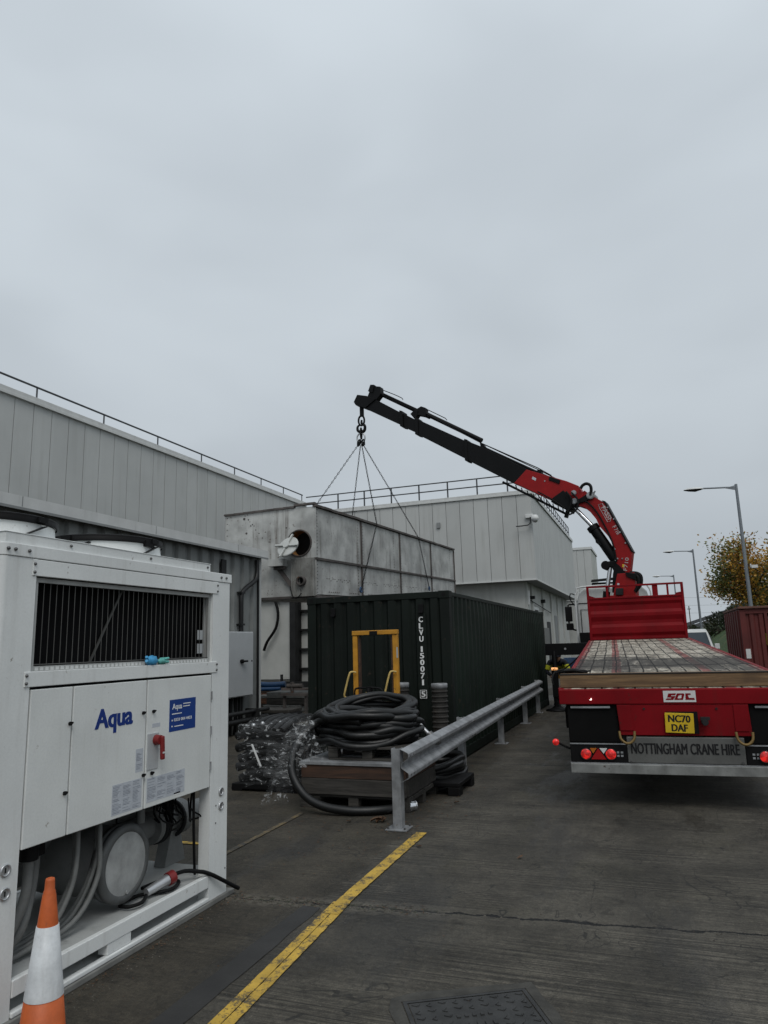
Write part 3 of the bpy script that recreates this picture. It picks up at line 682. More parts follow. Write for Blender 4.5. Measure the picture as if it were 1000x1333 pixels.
M['rim_grey'] = mat('vessel_rim_paint', (.10, .105, .105), .55, var=.3, vs=6, spots=.5, spot_col=(.05, .04, .03))
# vessel, pipes and conduits
vc = atx(163, 1124, -3.25); r = .218
g = MB(); g.lathe([(0, -.62), (r*.9, -.62), (r - .005, -.6), (r - .005, -.07)], vc, 36, 'x'); part('vessel', g, 'vessel', ch)
g = MB(); g.lathe([(r - .03, -.075), (r + .012, -.075), (r + .012, -.045), (r + .004, -.042), (r + .004, -.036), (r + .014, -.033), (r + .014, 0), (r - .01, .012), (r - .03, .012), (r - .034, .006)], vc, 44, 'x'); part('vessel_rim', g, 'rim_grey', ch)
g = MB(); g.lathe([(r - .034, .006), (r*.5, .010), (0, .011)], vc, 40, 'x'); g.cyl(vc + V((.01, .01, -.17)), vc + V((.018, .01, -.17)), .012, n=10); part('end_cap', g, 'vesselcap', ch)
g = MB(); g.cyl((-3.62, 4.1, .52), (-3.60, 4.9, .52), .085, n=20); g.cyl((-3.6, 4.55, .52), (-3.6, 4.6, .52), .13, n=24); g.cyl((-3.6, 4.85, .52), (-3.6, 4.93, .52), .13, n=24); g.cyl((-3.6, 4.95, .52), (-3.6, 5.2, .52), .075, n=20); part('water_pipe', g, 'vessel', ch)
g = MB()
for y in (4.62, 4.66, 4.83): g.torus((-3.6, y, .52), .125, .016, (0, 1, 0), 28)
for k in range(8):
    a = k*math.pi/4; g.cyl((-3.6 + .1*math.cos(a), 4.57, .52 + .1*math.sin(a)), (-3.6 + .1*math.cos(a), 4.72, .52 + .1*math.sin(a)), .009, n=6)
part('flange', g, 'dark', ch)
g = MB(); g.prism([(-3.6, 4.70, .2), (-3.6, 4.95, .2), (-3.6, 4.88, .44), (-3.6, 4.77, .44)], (1, 0, 0), .1); part('pipe_stand', g, 'vessel', ch, bev=.004)
g = MB(); g.cyl((-3.8, 3.3, .62), (-3.8, 4.6, .62), .10, n=18); g.cyl((-4.0, 3.0, .45), (-4.0, 4.3, .45), .14, n=18); g.sphere((-3.75, 3.2, .45), .17, 16)
g.cyl((-3.5, 4.35, .6), (-3.5, 4.35, .80), .03, n=10); g.cyl((-3.45, 4.5, .66), (-3.75, 4.5, .66), .022, n=8); g.box(-3.7, -3.62, 4.3, 4.45, .66, .78); part('compressor', g, 'vessel', ch)
random.seed(3)
for k in range(7):
    x0 = -3.24 - .05*(k % 4); y0 = 3.50 + .045*k; g = MB(); sway = random.uniform(-.03, .04)
    pts = [(x0 - .05, y0 + .02, .86), (x0, y0 - .02, .66), (x0 + .02, y0 - .06 + sway, .48), (x0 + .0, y0 - .18 + sway, .30), (x0 - .03, y0 - .38, .235), (x0 - .1, y0 - .62, .225), (x0 - .2, y0 - .85, .24)]
    g.tube(pts, .012 if k % 2 else .015, 8); part('conduit', g, 'conduit', ch)
for k in range(2):
    g = MB(); yy = 3.14 + .09*k; g.tube([(-3.25 - .05*k, yy, .86), (-3.25 - .05*k, yy + .0, .66), (-3.24 - .05*k, yy - .03, .50), (-3.27, yy - .12, .33), (-3.35, yy - .25, .24), (-3.4, yy - .42, .22)], .026, 10); part('conduit', g, 'conduit', ch)
    part('conduit_gland', MB().cyl((-3.25 - .05*k, yy, .70), (-3.25 - .05*k, yy, .80), .048, n=12), 'black', ch)
g = MB()
for k in range(12):
    y0 = random.uniform(4.1, 4.6); x0 = random.uniform(-3.5, -3.2); g.tube([(x0, y0, .82), (x0 - .03, y0 + random.uniform(-.1, .1), .66), (x0 + .04, y0 + random.uniform(-.1, .1), .60), (x0 - .1, y0 + .1, random.uniform(.5, .75))], .006, 5)
g.tube([(-3.16, 4.49, .84), (-3.17, 4.51, .6), (-3.18, 4.54, .35), (-3.2, 4.58, .22)], .010, 6)
part('wiring', g, 'black', ch)
# fans
for yc in (3.085, 4.10):
    for ox in (0,):
        g = MB(); xc = -3.70; rr = .395
        g.lathe([(rr + .02, 2.43), (rr, 2.46), (rr - .008, 2.535), (rr + .004, 2.548), (rr - .02, 2.548), (rr - .025, 2.43)], (xc, yc, 0), 48); fr = part('fan_ring', g, 'unit_white', ch)
        g = MB(); g.torus((xc, yc, 2.57), rr - .002, .012, n=48); g.lathe([(rr + .006, 2.535), (rr + .010, 2.575), (rr - .004, 2.575), (rr - .004, 2.535)], (xc, yc, 0), 48)
        for q in (.10, .17, .24, .31, .36): g.torus((xc, yc, 2.575 + .03*(1 - q/.47)), q, .004, n=36, m_=5)
        for k in range(10):
            a = math.pi*k/5; g.cyl((xc, yc, 2.605), (xc + rr*math.cos(a), yc + rr*math.sin(a), 2.575), .005, n=5)
        for a in (.12, 1.7, 3.2, 4.8):
            q = V((xc + (rr + .012)*math.cos(a), yc + (rr + .012)*math.sin(a), 2.558)); t_ = V((-math.sin(a), math.cos(a), 0)); g.obox(q, (.02, .075, .032), (V((math.cos(a), math.sin(a), 0)), t_, V((0, 0, 1))))
        part('fan_guard', g, 'black', ch)
        g = MB(); g.cyl((xc, yc, 2.44), (xc, yc, 2.54), .09, n=16)
        for k in range(5):
            a = k*2*math.pi/5; d = V((math.cos(a), math.sin(a), 0)); q = V((xc, yc, 2.49)) + d*.25; t_ = V((-math.sin(a), math.cos(a), .45)).normalized(); g.obox(q, (.34, .16, .006), (d, t_, d.cross(t_)))
        part('fan', g, 'dark', ch)
part('fan_lug', MB().box(-3.315, -3.29, 4.05, 4.14, 2.515, 2.56), 'black', ch)
# concrete edge the unit stands on
# plug and cable lying on the floor tray
pc = thing('power_cable', 'black power cable with grey and red plug lying on the chiller floor', 'cable', (-3.2, 4.3, .2))
g = MB(); g.tube([(-3.22, 4.08, .235), (-3.17, 3.98, .23), (-3.21, 3.9, .225), (-3.30, 3.93, .22), (-3.3, 4.1, .22), (-3.2, 4.2, .22), (-3.16, 4.28, .222), (-3.22, 4.42, .22), (-3.33, 4.38, .225), (-3.35, 4.2, .23)], .012, 8); g.tube([(-3.24, 4.35, .27), (-3.2, 4.46, .275), (-3.14, 4.55, .25), (-3.12, 4.59, .235), (-3.09, 4.65, .20), (-3.065, 4.78, .12), (-3.04, 4.9, .045)], .014, 8); part('cable', g, 'black', pc)
part('plug', MB().cyl((-3.235, 4.10, .245), (-3.2, 4.27, .275), .026, .036, n=14), 'alu', pc); part('plug_collar', MB().cyl((-3.2, 4.272, .275), (-3.19, 4.32, .283), .043, n=16), 'redsw', pc)
# gloves on the sill
def clothlump(c, sx, sy, sz, seed, mb=None):
    mb = mb or MB(); n = 12; vs = []; k0 = 8
    for j in range(k0 + 1):
        ph = math.pi*j/k0
        for i in range(n):
            t = 2*math.pi*i/n; d = V((math.sin(ph)*math.cos(t), math.sin(ph)*math.sin(t), math.cos(ph))); rr = 1 + .55*noise.noise(d*2.3 + V((seed, 0, 0)))
            vs.append(V(c) + V((d.x*sx*rr, d.y*sy*rr, d.z*sz*rr)))
    mb.add(vs, [(j*n + i, (j + 1)*n + i, (j + 1)*n + (i + 1) % n, j*n + (i + 1) % n) for j in range(k0) for i in range(n)], True); return mb
gl = thing('work_glove', 'crumpled blue and turquoise glove lying on the ledge below the grille', 'glove', (XF, 3.96, 1.695))
g = clothlump((XF - .004, 3.93, 1.722), .022, .06, .032, 3); g.cyl((XF, 3.88, 1.735), (XF + .01, 3.865, 1.75), .012, .01, n=8); g.cyl((XF, 3.885, 1.715), (XF + .012, 3.862, 1.725), .012, .01, n=8); part('palm', g, 'glove', gl)
g = clothlump((XF - .004, 4.04, 1.718), .018, .045, .022, 8); g.cyl((XF, 4.06, 1.73), (XF + .008, 4.095, 1.735), .011, .009, n=8); g.cyl((XF, 4.06, 1.712), (XF + .008, 4.095, 1.712), .011, .009, n=8); part('fingers', g, 'glove2', gl)

# ------------------------------------------------------------------ traffic cone
cn = thing('traffic_cone', 'orange and white traffic cone in front of the chiller corner', 'traffic cone', (-2.762, 2.802, 0))
c0 = (-2.762, 2.802, 0)
def cr_(z): return .0465 + (.544 - z)*.1195
part('base', MB().box(-2.762 - .2, -2.762 + .2, 2.602, 3.002, 0, .035), 'orange', cn, bev=.012)
part('body', MB().lathe([(cr_(.03), .03), (cr_(.245) + .001, .245), (cr_(.246), .2455), (cr_(.544), .544), (.0464, .545), (.030, .675), (.027, .682), (.0275, .69), (.023, .697), (.0215, .737), (.019, .746), (.014, .748), (.013, .70)], c0, 36), 'orange', cn)
part('sleeve', MB().lathe([(cr_(.247) + .003, .247), (cr_(.545) + .003, .545), (cr_(.545) - .001, .546)], c0, 36), 'reflect', cn)

# ------------------------------------------------------------------ canopy building (left, corrugated)
XW = -8.60; YC = 14.67
cb = thing('canopy_building', 'low corrugated grey building with pale canopy edge behind the chiller', 'building', (-12, 8, 0))
g = MB(); g.corr((XW - .02, -4), (XW - .02, YC - .12), 0, 3.93, (1, 0), .40, .065, .34, .08); part('corrugated_wall', g, 'corr', cb)
part('corner_trim', MB().box(XW - .05, XW + .05, YC - .13, YC + .0, 0, 3.92), 'clad', cb, bev=.004)
part('end_wall', MB().box(-14.0, XW - .055, YC - .25, YC - .02, 0, 3.92), 'clad', cb)
g = MB(); g.sweep([(-1.4, .06), (.16, 0), (.20, .0), (.20, .165), (.14, .175), (-1.4, .30)], (XW, -6, 3.90), (XW, YC + .06, 3.90), (1, 0, 0), (0, 0, 1))
g.add(g.v[:6], [(0, 1, 2, 3, 4, 5)]); g.add(g.v[6:12], [(5, 4, 3, 2, 1, 0)]); part('canopy', g, 'coping', cb)
g = MB(); g.box(XW + .19, XW + .205, -6, YC + .062, 3.86, 3.90); part('canopy_lip', g, 'soffit', cb)
g = MB()
for y in (-1.4, 1.6, 4.6, 7.6, 10.6, 13.4): g.box(XW + .195, XW + .203, y, y + .012, 3.91, 4.06)
part('canopy_joint', g, 'soffit', cb)
part('flat_roof', MB().box(-22.6, XW - 1.3, -6, YC - .3, 4.0, 4.2), 'coping', cb)
dp = [atx(px, py, XW + .12) for px, py in ((335, 729), (335, 745), (332, 756), (322, 764), (315, 772), (314, 785), (314, 822))]
g = MB(); g.tube(dp + [V((dp[-1].x, dp[-1].y, .05))], .05, 12, sub=2)
for z in (3.0, 2.3, 1.0): g.box(XW + .03, XW + .17, dp[-1].y - .08, dp[-1].y + .08, z, z + .04)
part('downpipe', g, 'pvc', cb)
part('cable_run', MB().box(XW + .05, XW + .085, YC - .20, YC - .15, 0, 3.8), 'pvc', cb)
part('door_frame', MB().box(XW + .05, XW + .09, 12.95, 13.12, 0, 3.7), 'dark', cb)
ec = thing('electric_cabinet', 'pale grey electric cabinet with black handle fixed to corrugated wall', 'cabinet', (XW + .2, 13.4, .7))
q0_, q1_ = atx(296, 822, XW + .24), atx(329, 905, XW + .24)
part('cabinet_body', MB().box(XW + .06, XW + .24, q0_.y, q1_.y, q1_.z, q0_.z), 'boxgrey', ec, bev=.008)
part('cabinet_door', MB().box(XW + .241, XW + .258, q0_.y + .02, q1_.y - .02, q1_.z + .02, q0_.z - .02), 'boxgrey', ec, bev=.004)
qh = atx(314, 861, XW + .26)
part('handle', MB().cyl((XW + .258, qh.y, qh.z), (XW + .31, qh.y, qh.z), .045, n=12).box(XW + .31, XW + .34, qh.y - .02, qh.y + .16, qh.z - .02, qh.z + .02), 'black', ec)
part('lock', MB().cyl((XW + .258, q1_.y - .08, qh.z), (XW + .27, q1_.y - .08, qh.z), .018, n=8), 'black', ec)
g = MB()
for k in range(4): g.tube([(XW + .12, q0_.y + .1 + .22*k, .85), (XW + .14, q0_.y + .12 + .2*k, .4), (XW + .12, q0_.y + .15 + .18*k, .02)], .035, 8, sub=2)
part('cables', g, 'black', ec)
sk = MB(); sk.tube([(XW + .25, 9.5, .28), (XW + .25, 14.6, .28)], .06, 8, sub=1); sk.tube([(XW + .28, 9.5, .45), (XW + .28, 14.6, .45)], .045, 8, sub=1)
for y in (10, 12, 14): sk.box(XW + .05, XW + .38, y, y + .06, 0, .5)
solo('wall_pipes', sk, 'dark', 'dark pipes running low along the corrugated wall', 'pipes', (XW + .25, 12, 0))

# ------------------------------------------------------------------ tall warehouse left
XL = -22.66; D = 45.
wh = thing('warehouse', 'tall grey panelled warehouse wall with handrail above the canopy roof', 'building', (XL - 8, 20, 0))
def panels(mb, x0, y0, x1, y1, z0, z1, nx, ny, wd, th=.06, gap=.03):
    d = V((x1 - x0, y1 - y0)); ln = d.length; k = round(ln/wd); d /= ln; wd = ln/k
    for i in range(k):
        a = V((x0, y0)) + d*(i*wd + gap/2); b = V((x0, y0)) + d*((i + 1)*wd - gap/2); c = (a + b)/2
        mb.obox((c.x + nx*th/2, c.y + ny*th/2, (z0 + z1)/2), ((b - a).length, th, z1 - z0), (V((d.x, d.y, 0)), V((nx, ny, 0)), V((0, 0, 1))))
    return mb
part('wall', MB().box(XL - 12, XL - .07, 4, D + 6, 0, 11.85), 'soffit', wh)
part('cladding', panels(MB(), XL - .06, 4, XL - .06, D, 4.3, 11.8, 1, 0, .93), 'clady', wh)
g = MB(); g.box(XL - 12, XL + .10, 3.9, D + .1, 11.80, 12.08); g.box(XL + .10, XL + .13, 3.9, D, 11.78, 11.90); part('coping', g, 'coping', wh, bev=.01)
g = MB(); g.cyl((XL - .15, 4, 12.62), (XL - .15, D - .1, 12.62), .045, n=8); part('handrail', g, 'railm', wh)
for y in (9.4, 13.3, 17.2, 21.0, 24.85, 28.7, 32.5, 35.9, 39.05, 42.04, 44.8):
    part('rail_post', MB().cyl((XL - .15, y, 12.05), (XL - .15, y, 12.6), .035, n=8), 'railm', wh)

# ------------------------------------------------------------------ factory with overhang at the back
XR = -6.53
fb = thing('factory_building', 'grey factory with overhanging panelled upper storey behind the tank and container', 'building', (-14, 58, 0))
TH = 11.15; BT = 5.62; YE = 70.5
def skew_box(mb, x0, x1, y0, y1, z0, z1): return mb.box(x0, x1, y0, y1, z0, z1)
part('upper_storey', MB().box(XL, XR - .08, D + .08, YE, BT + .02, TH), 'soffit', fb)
part('cladding', panels(MB(), XL + .1, D + .07, XR, D + .07, BT, TH, 0, -1, .93), 'clad', fb)
part('cladding', panels(MB(), XR - .07, D + .01, XR - .07, YE, BT, TH, 1, 0, .93), 'clady', fb)
g = MB(); g.box(XL, XR + .07, D - .07, D + .4, TH, TH + .22); g.box(XR - .33, XR + .07, D + .4, YE, TH, TH + .22); g.box(XL, XR + .09, D - .09, D - .07, TH - .06, TH + .05)
g.box(XR + .07, XR + .09, D - .07, YE, TH - .06, TH + .05); part('coping', g, 'coping', fb, bev=.01)
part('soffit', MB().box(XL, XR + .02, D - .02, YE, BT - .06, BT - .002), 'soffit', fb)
part('drip_edge', MB().box(XR - .02, XR + .05, D + .05, YE, BT - .07, BT + .03).box(XL, XR + .05, D - .05, D + .02, BT - .07, BT + .03), 'coping', fb)
g = MB()
for z in (.62, 1.15): g.cyl((XL, D + .2, TH + .2 + z), (XR - .2, D + .2, TH + .2 + z), .042, n=8); g.cyl((XR - .2, D + .2, TH + .2 + z), (XR - .2, YE - .5, TH + .2 + z), .035, n=8)
part('handrail', g, 'railm', fb)
for i in range(7):
    x = -20.13 + i*2.02; part('rail_post', MB().box(x - .045, x + .045, D + .17, D + .23, TH + .2, TH + 1.36), 'railm', fb)
for i in range(18): y = D + 1.2 + i*1.4; part('rail_post', MB().box(XR - .23, XR - .17, y - .035, y + .035, TH + .2, TH + 1.36), 'railm', fb)
XQ = -7.45; part('lower_wall', MB().box(XL, XQ, D + .95, YE, 0, BT - .06), 'render', fb)
for y in (46.1, 48.2, 53.3, 58, 62, 66): part('pilaster', MB().box(XQ, XQ + .12, y, y + .45, 0, BT - .06), 'render', fb)
part('doorway', MB().box(XQ + .002, XQ + .04, 49.4, 51.1, 0, 3.9), 'dark', fb); part('door_frame', MB().box(XQ, XQ + .06, 49.2, 49.4, 0, 4.1).box(XQ, XQ + .06, 51.1, 51.3, 0, 4.1).box(XQ, XQ + .06, 49.4, 51.1, 3.9, 4.1), 'white', fb)
part('vent_panel', MB().box(XQ, XQ + .25, 52.2, 54.6, 1.2, 2.7), 'conduit', fb, bev=.02)
part('wall_light', MB().box(XQ + .12, XQ + .22, 46.2, 46.5, 4.1, 5.0), 'white', fb); part('conduit', MB().cyl((XQ + .15, 46.5, 4.45), (XQ + .15, 57, 3.9), .03, n=6).box(XQ, XQ + .3, 48.0, 48.3, 4.55, 4.75).box(XQ, XQ + .3, 52.9, 53.2, 4.5, 4.75), 'dark', fb)
part('doorway', MB().box(XQ + .002, XQ + .04, 55.4, 57.2, 0, 3.2), 'dark', fb); part('doorway', MB().box(XQ + .002, XQ + .04, 60.0, 62.5, 0, 3.8), 'soffit', fb)
g = MB(); p = at(571, 684, D - .02); part('wall_box', MB().box(p.x - .12, p.x + .12, D - .1, D + .01, p.z - .18, p.z + .18), 'soffit', fb)
p = at(692, 678, D); sc_ = thing('security_camera', 'white dome security camera on bracket at the factory corner', 'security camera', (p.x, D - .3, p.z))
part('mount', MB().box(p.x - .35, p.x + .15, D - .20, D, p.z + .18, p.z + .42), 'white', sc_, bev=.02)
part('housing', MB().lathe([(0, .34), (.12, .32), (.22, .24), (.24, .1), (.23, .04)], (p.x + .28, D - .38, p.z - .02), 20).box(p.x + .05, p.x + .22, D - .45, D - .2, p.z + .2, p.z + .32), 'white', sc_)
part('dome', MB().sphere((p.x + .28, D - .38, p.z + .0), .20, 16), 'alu', sc_)
part('bracket_arm', MB().tube([(p.x - .02, D - .3, p.z + .2), (p.x - .02, D - .3, p.z - .1), (p.x - .2, D - .3, p.z - .3), (p.x - .95, D - .3, p.z - .33)], .035, 6, sub=2), 'dark', sc_)
fw = thing('low_wing', 'long low pale wing running on beyond the factory behind the cab', 'building', (-15, 95, 0))
part('wall', MB().box(-22, -6.75, 73, 120, 0, 5.6), 'render', fw); part('roof_edge', MB().box(-22.1, -6.65, 72.9, 120.1, 5.6, 5.85), 'coping', fw)
part('doorway', MB().box(-6.749, -6.72, 76, 79, 0, 3.6), 'soffit', fw); part('doorway', MB().box(-6.749, -6.72, 84, 88, 0, 3.8), 'dark', fw)
fx = thing('stair_tower', 'pale block standing past the far corner of the factory', 'building', (-6.7, 80, 0))
p0_ = atx(752, 722, XR); g = panels(MB(), -7.6, 78, -5.35, 78, 0, 11.25, 0, -1, .75); part('wall', MB().box(-7.6, -5.35, 78.01, 86, 0, 11.2), 'render', fx); part('cladding', g, 'clad', fx); part('coping', MB().box(-7.7, -5.25, 77.85, 86.1, 11.25, 11.5), 'coping', fx)
# ------------------------------------------------------------------ hanging tank
tk = thing('evaporator_tank', 'weathered galvanised steel tank hanging from the crane slings with its round hatch open', 'tank', (-9.1, 22.8, 3.05))
TX0, TX1, TY0, TY1 = -10.43, -7.79, 16., 29.7; SL = .033
def tz(z, y): return z + SL*(y - TY0)
def slab(mb, x0, x1, y0, y1, z0, z1, mi=0):
    vs = [(x, y, tz(z, y)) for z in (z0, z1) for y in (y0, y1) for x in (x0, x1)]
    return mb.add(vs, [(0, 2, 3, 1), (4, 5, 7, 6), (0, 1, 5, 4), (2, 6, 7, 3), (0, 4, 6, 2), (1, 3, 7, 5)], mi=mi)
ZB, ZM, ZT = 3.055, 3.98, 5.32
hx, hz, hr = -8.225, 4.40, .325
# near face with a real round hole
g = MB(); n = 32; ring = [V((hx + hr*math.cos(2*math.pi*i/n), TY0, hz + hr*math.sin(2*math.pi*i/n))) for i in range(n)]
def sq(i):
    a = 2*math.pi*i/n; c, s_ = math.cos(a), math.sin(a); k = 1/max(abs(c), abs(s_)); x = hx + .36*c*k if False else None
    X = (TX1 - hx) if c > 0 else (hx - TX0); Z = (ZT - hz) if s_ > 0 else (hz - ZB)
    t = min(X/abs(c) if abs(c) > 1e-6 else 1e9, Z/abs(s_) if abs(s_) > 1e-6 else 1e9); return V((hx + c*t, TY0, hz + s_*t))
outer = [sq(i) for i in range(n)]
corners = [V((TX1, TY0, ZT)), V((TX0, TY0, ZT)), V((TX0, TY0, ZB)), V((TX1, TY0, ZB))]
for i in range(n):
    j = (i + 1) % n; poly = [ring[i], outer[i]]
    for c in corners:
        a, b = outer[i], outer[j]
        if (abs(a.x - b.x) > 1e-6 and abs(a.z - b.z) > 1e-6):
            if (abs(c.x - a.x) < 1e-6 or abs(c.z - a.z) < 1e-6) and (abs(c.x - b.x) < 1e-6 or abs(c.z - b.z) < 1e-6): poly.append(c)
    poly += [outer[j], ring[j]]; vs = poly; g.add(vs, [tuple(range(len(vs)))])
back = [p + V((0, .35, 0)) for p in ring]; g.add(ring + back, [(i, (i + 1) % n, n + (i + 1) % n, n + i) for i in range(n)], True, 1)
g.box(TX0, TX0 + .001, TY0, TY0 + .01, ZB, ZT)
part('end_panel', g, ['tank', 'rust'], tk)
part('hole_interior', MB().box(hx - .35, hx + .27, TY0 + .36, TY0 + .38, hz - .35, hz + .35), 'black', tk)
part('hole_rim', MB().torus((hx, TY0 - .012, hz), hr + .012, .022, (0, 1, 0), 40), 'tank_flange', tk)
cols = [16., 19.1, 22.55, 26.2, 29.7]
for i in range(4):
    for z0, z1 in ((ZB, ZM), (ZM, ZT)):
        g = MB(); y0, y1 = cols[i] + .03, cols[i + 1] - .03; ny, nz = 8, 4; vs = []
        for a in range(ny + 1):
            for b in range(nz + 1):
                y = y0 + (y1 - y0)*a/ny; z = z0 + .03 + (z1 - z0 - .06)*b/nz; bulge = 0 if a in (0, ny) or b in (0, nz) else .018*noise.noise((y*.9, z*1.3, i*3.1))
                vs.append((TX1 - .005 + bulge, y, tz(z, y)))
        g.add(vs, [(a*(nz + 1) + b, (a + 1)*(nz + 1) + b, (a + 1)*(nz + 1) + b + 1, a*(nz + 1) + b + 1) for a in range(ny) for b in range(nz)], True)
        part('side_panel', g, 'tank', tk)
g = MB(); slab(g, TX0, TX1 - .03, TY0 + .36, TY1, ZB, ZB + .05); slab(g, TX0, TX0 + .03, TY0 + .01, TY1, ZB, ZT); slab(g, TX0 + .03, TX1 - .03, TY1 - .03, TY1, ZB, ZT); slab(g, TX0 + .03, TX1 - .03, TY0 + .4, TY1 - .03, ZT - .1, ZT - .06)
slab(g, TX1 - .06, TX1 - .03, TY0 + .01, TY1, ZB, ZT); part('shell', g, 'tank', tk)
for y in cols: 
    g = MB(); slab(g, TX1 - .03, TX1 + .03, y - (.035 if y < 29 else .06) + (.04 if y == 16. else 0), y + .035, ZB, ZT - .02); part('vertical_flange', g, 'tank_flange' if y > 16.5 else 'tank', tk)
g = MB(); slab(g, TX1 - .03, TX1 + .055, TY0, TY1, ZM - .03, ZM + .03); part('middle_flange', g, 'tank_flange', tk)
g = MB()
for i in range(28):
    y0 = TY0 - .03 + i*.49; y1 = y0 + .49; dz = .012*noise.noise((i*.7, 0, 0)); slab(g, TX1 - .04, TX1 + .07, y0, y1, ZT - .01 + dz, ZT + .05 + dz)
for i in range(9):
    x0 = TX0 - .02 + i*.299; dz = .05*(i/9) - .03 + (.04 if i > 6 else 0); g.box(x0, x0 + .299, TY0 - .05, TY0 + .06, ZT - .0 + dz, ZT + .05 + dz)
part('top_flange', g, 'tank_flange', tk)
g = MB(); g.box(TX0 - .01, TX1, TY0 - .03, TY0 + .04, ZB - .05, ZB + .01); slab(g, TX1 - .05, TX1 + .04, TY0, TY1, ZB - .06, ZB + .005); part('bottom_flange', g, 'tank_flange', tk)
g = MB(); random.seed(5)
for y in cols[:-1]:
    for k in range(26): g.sphere((TX1 + .002, y + .14, tz(ZB + .08 + k*.088, y + .14)), .012, 6); g.sphere((TX1 + .002, y + 2.85, tz(ZB + .08 + k*.088, y + 2.85)), .012, 6)
for k in range(100):
    y = TY0 + .2 + k*.125; z = ZB + .45 if k % 3 else ZB + .40
    if k % 17 > 3: g.sphere((TX1 + .003, y, tz(z, y)), .013, 6)
    if k % 11 > 4: g.sphere((TX1 + .003, y, tz(ZB + .10, y)), .016, 6)
for k in range(9): g.sphere((TX0 + .06, TY0 - .003, ZB + .9 + k*.16), .014, 6)
for x, z, r_ in ((-9.85, 5.17, .035), (-9.72, 5.14, .02), (-9.65, 4.97, .018), (-9.6, 5.0, .018), (-9.55, 4.96, .014), (-9.78, 4.78, .028), (-9.5, 4.85, .015), (-9.4, 4.75, .015), (-9.3, 4.62, .015), (-9.1, 4.5, .015), (-8.6, 4.83, .02)): g.cyl((x, TY0 + .002, z), (x, TY0 - .006, z), r_, n=10)
part('rivets', g, 'tank_flange', tk)['kind'] = 'stuff'
# stained lower box at the near right, with pipe stub
part('outlet_box', MB().box(-8.42, TX1 + .01, TY0 - .10, TY0 - .004, ZB - .02, ZM + .02), 'tank_stain', tk, bev=.006)
g = MB()
for x in (-8.40, -8.3, -8.18, -7.86): g.box(x, x + .03, TY0 - .125, TY0 - .10, ZB - .02, ZM)
part('box_ribs', g, 'tank_stain', tk)
g = MB(); g.lathe([(.12, 0), (.12, -.12), (.085, -.12), (.085, -.01)], (-8.1, TY0 - .10, 3.42), 20, 'y'); part('outlet_pipe', g, 'tank_flange', tk)
part('pipe_bore', MB().cyl((-8.1, TY0 - .108, 3.42), (-8.1, TY0 - .112, 3.42), .085, n=16), 'black', tk)
# hatch lid swung open
lid = MB(); lc = at(374, 711, TY0 - .30); ax = V((-.12, -.84, .50)).normalized(); a_ = V((0, 0, 1)).cross(ax).normalized(); b_ = ax.cross(a_)
for r0, r1, d0, d1 in ((0, .28, .02, .0), (.28, .30, 0, -.015), (.30, .30, -.015, -.045)):
    vs = []; 
    for rr, dd in ((r0, d0), (r1, d1)):
        for i in range(32): t = 2*math.pi*i/32; vs.append(lc + a_*math.cos(t)*rr + b_*math.sin(t)*rr + ax*dd)
    lid.add(vs, [(i, (i + 1) % 32, 32 + (i + 1) % 32, 32 + i) for i in range(32)], True)
lid.add([lc + a_*math.cos(2*math.pi*i/32)*.3 + b_*math.sin(2*math.pi*i/32)*.3 - ax*.046 for i in range(32)], [tuple(range(32))])
hl = part('hatch_lid', lid, 'lid', tk)
g = MB(); d1 = (a_*.97 - b_*.07).normalized(); d2 = (b_*.97 + a_*.2).normalized()
for d in (d1, d2): g.beam(lc - d*.36 + ax*.04, lc + d*.36 + ax*.04, .05, .05, ax)
g.cyl(lc + ax*.02, lc + ax*.08, .09, n=16); part('cross_bar', g, 'lid', tk, bev=.008)
part('knob', MB().sphere(lc + d2*.37 + ax*.05, .035, 10), 'black', tk)
part('hatch_bracket', MB().box(-8.98, -8.55, TY0 - .30, TY0 - .004, 3.82, 4.0), 'tank', tk, bev=.005)
part('bracket_strut', MB().beam((-8.80, TY0 - .12, 3.82), (-8.38, TY0 - .06, 3.28), .05, .10).box(-8.86, -8.55, TY0 - .2, TY0 - .1, 3.74, 3.82), 'tank_flange', tk)
g = MB(); g.tube([(-8.42, TY0 - .14, 3.3), (-8.34, TY0 - .15, 3.05), (-8.22, TY0 - .15, 3.0), (-8.1, TY0 - .15, 3.12)], .012, 6); part('loose_wire', g, 'black', tk)

# ------------------------------------------------------------------ slings and hook
HK = cp(470, 574)
lugs = [atx(470, 768, TX1 + .07), atx(559, 766, TX1 + .07)]
sg = thing('chain_sling', 'four-legged chain sling between the crane hook and the lifted tank', 'sling', tuple(HK))
def chain(mb, pts, r=.02, pitch=.10, wire=.009):
    P = [V(p) for p in pts]; i = 0
    for a, b in zip(P, P[1:]):
        d = b - a; n = max(1, int(d.length/pitch)); u = d.normalized(); s1 = u.orthogonal().normalized(); s2 = u.cross(s1)
        for k in range(n):
            c = a + d*((k + .5)/n); sd_ = s1 if i % 2 else s2; i += 1
            mb.tube([c + u*pitch*.62*math.cos(t) + sd_*r*1.15*math.sin(t) for t in [2*math.pi*q/6 for q in range(6)]], wire, 4, True, sub=1)
    return mb
ends = [
    [HK, V((TX1 + .075, 20.25, tz(ZT + .03, 20.25))), lugs[0]],
    [HK, V((TX1 + .085, 24.45, tz(ZT + .03, 24.45))), lugs[1]],
    [HK, V((TX0 - .03, 20.25, tz(ZT + .03, 20.25))), V((TX0 - .05, 19.0, 3.4))],
    [HK, V((TX0 - .03, 24.45, tz(ZT + .03, 24.45))), V((TX0 - .05, 25.8, 3.8))]]
for e in ends: part('sling_leg', chain(MB(), e), 'black', sg)
g = MB()
for l_ in lugs: g.torus(l_, .07, .02, (1, 0, 0), 14); 
part('shackle', g, 'bluet', sg)
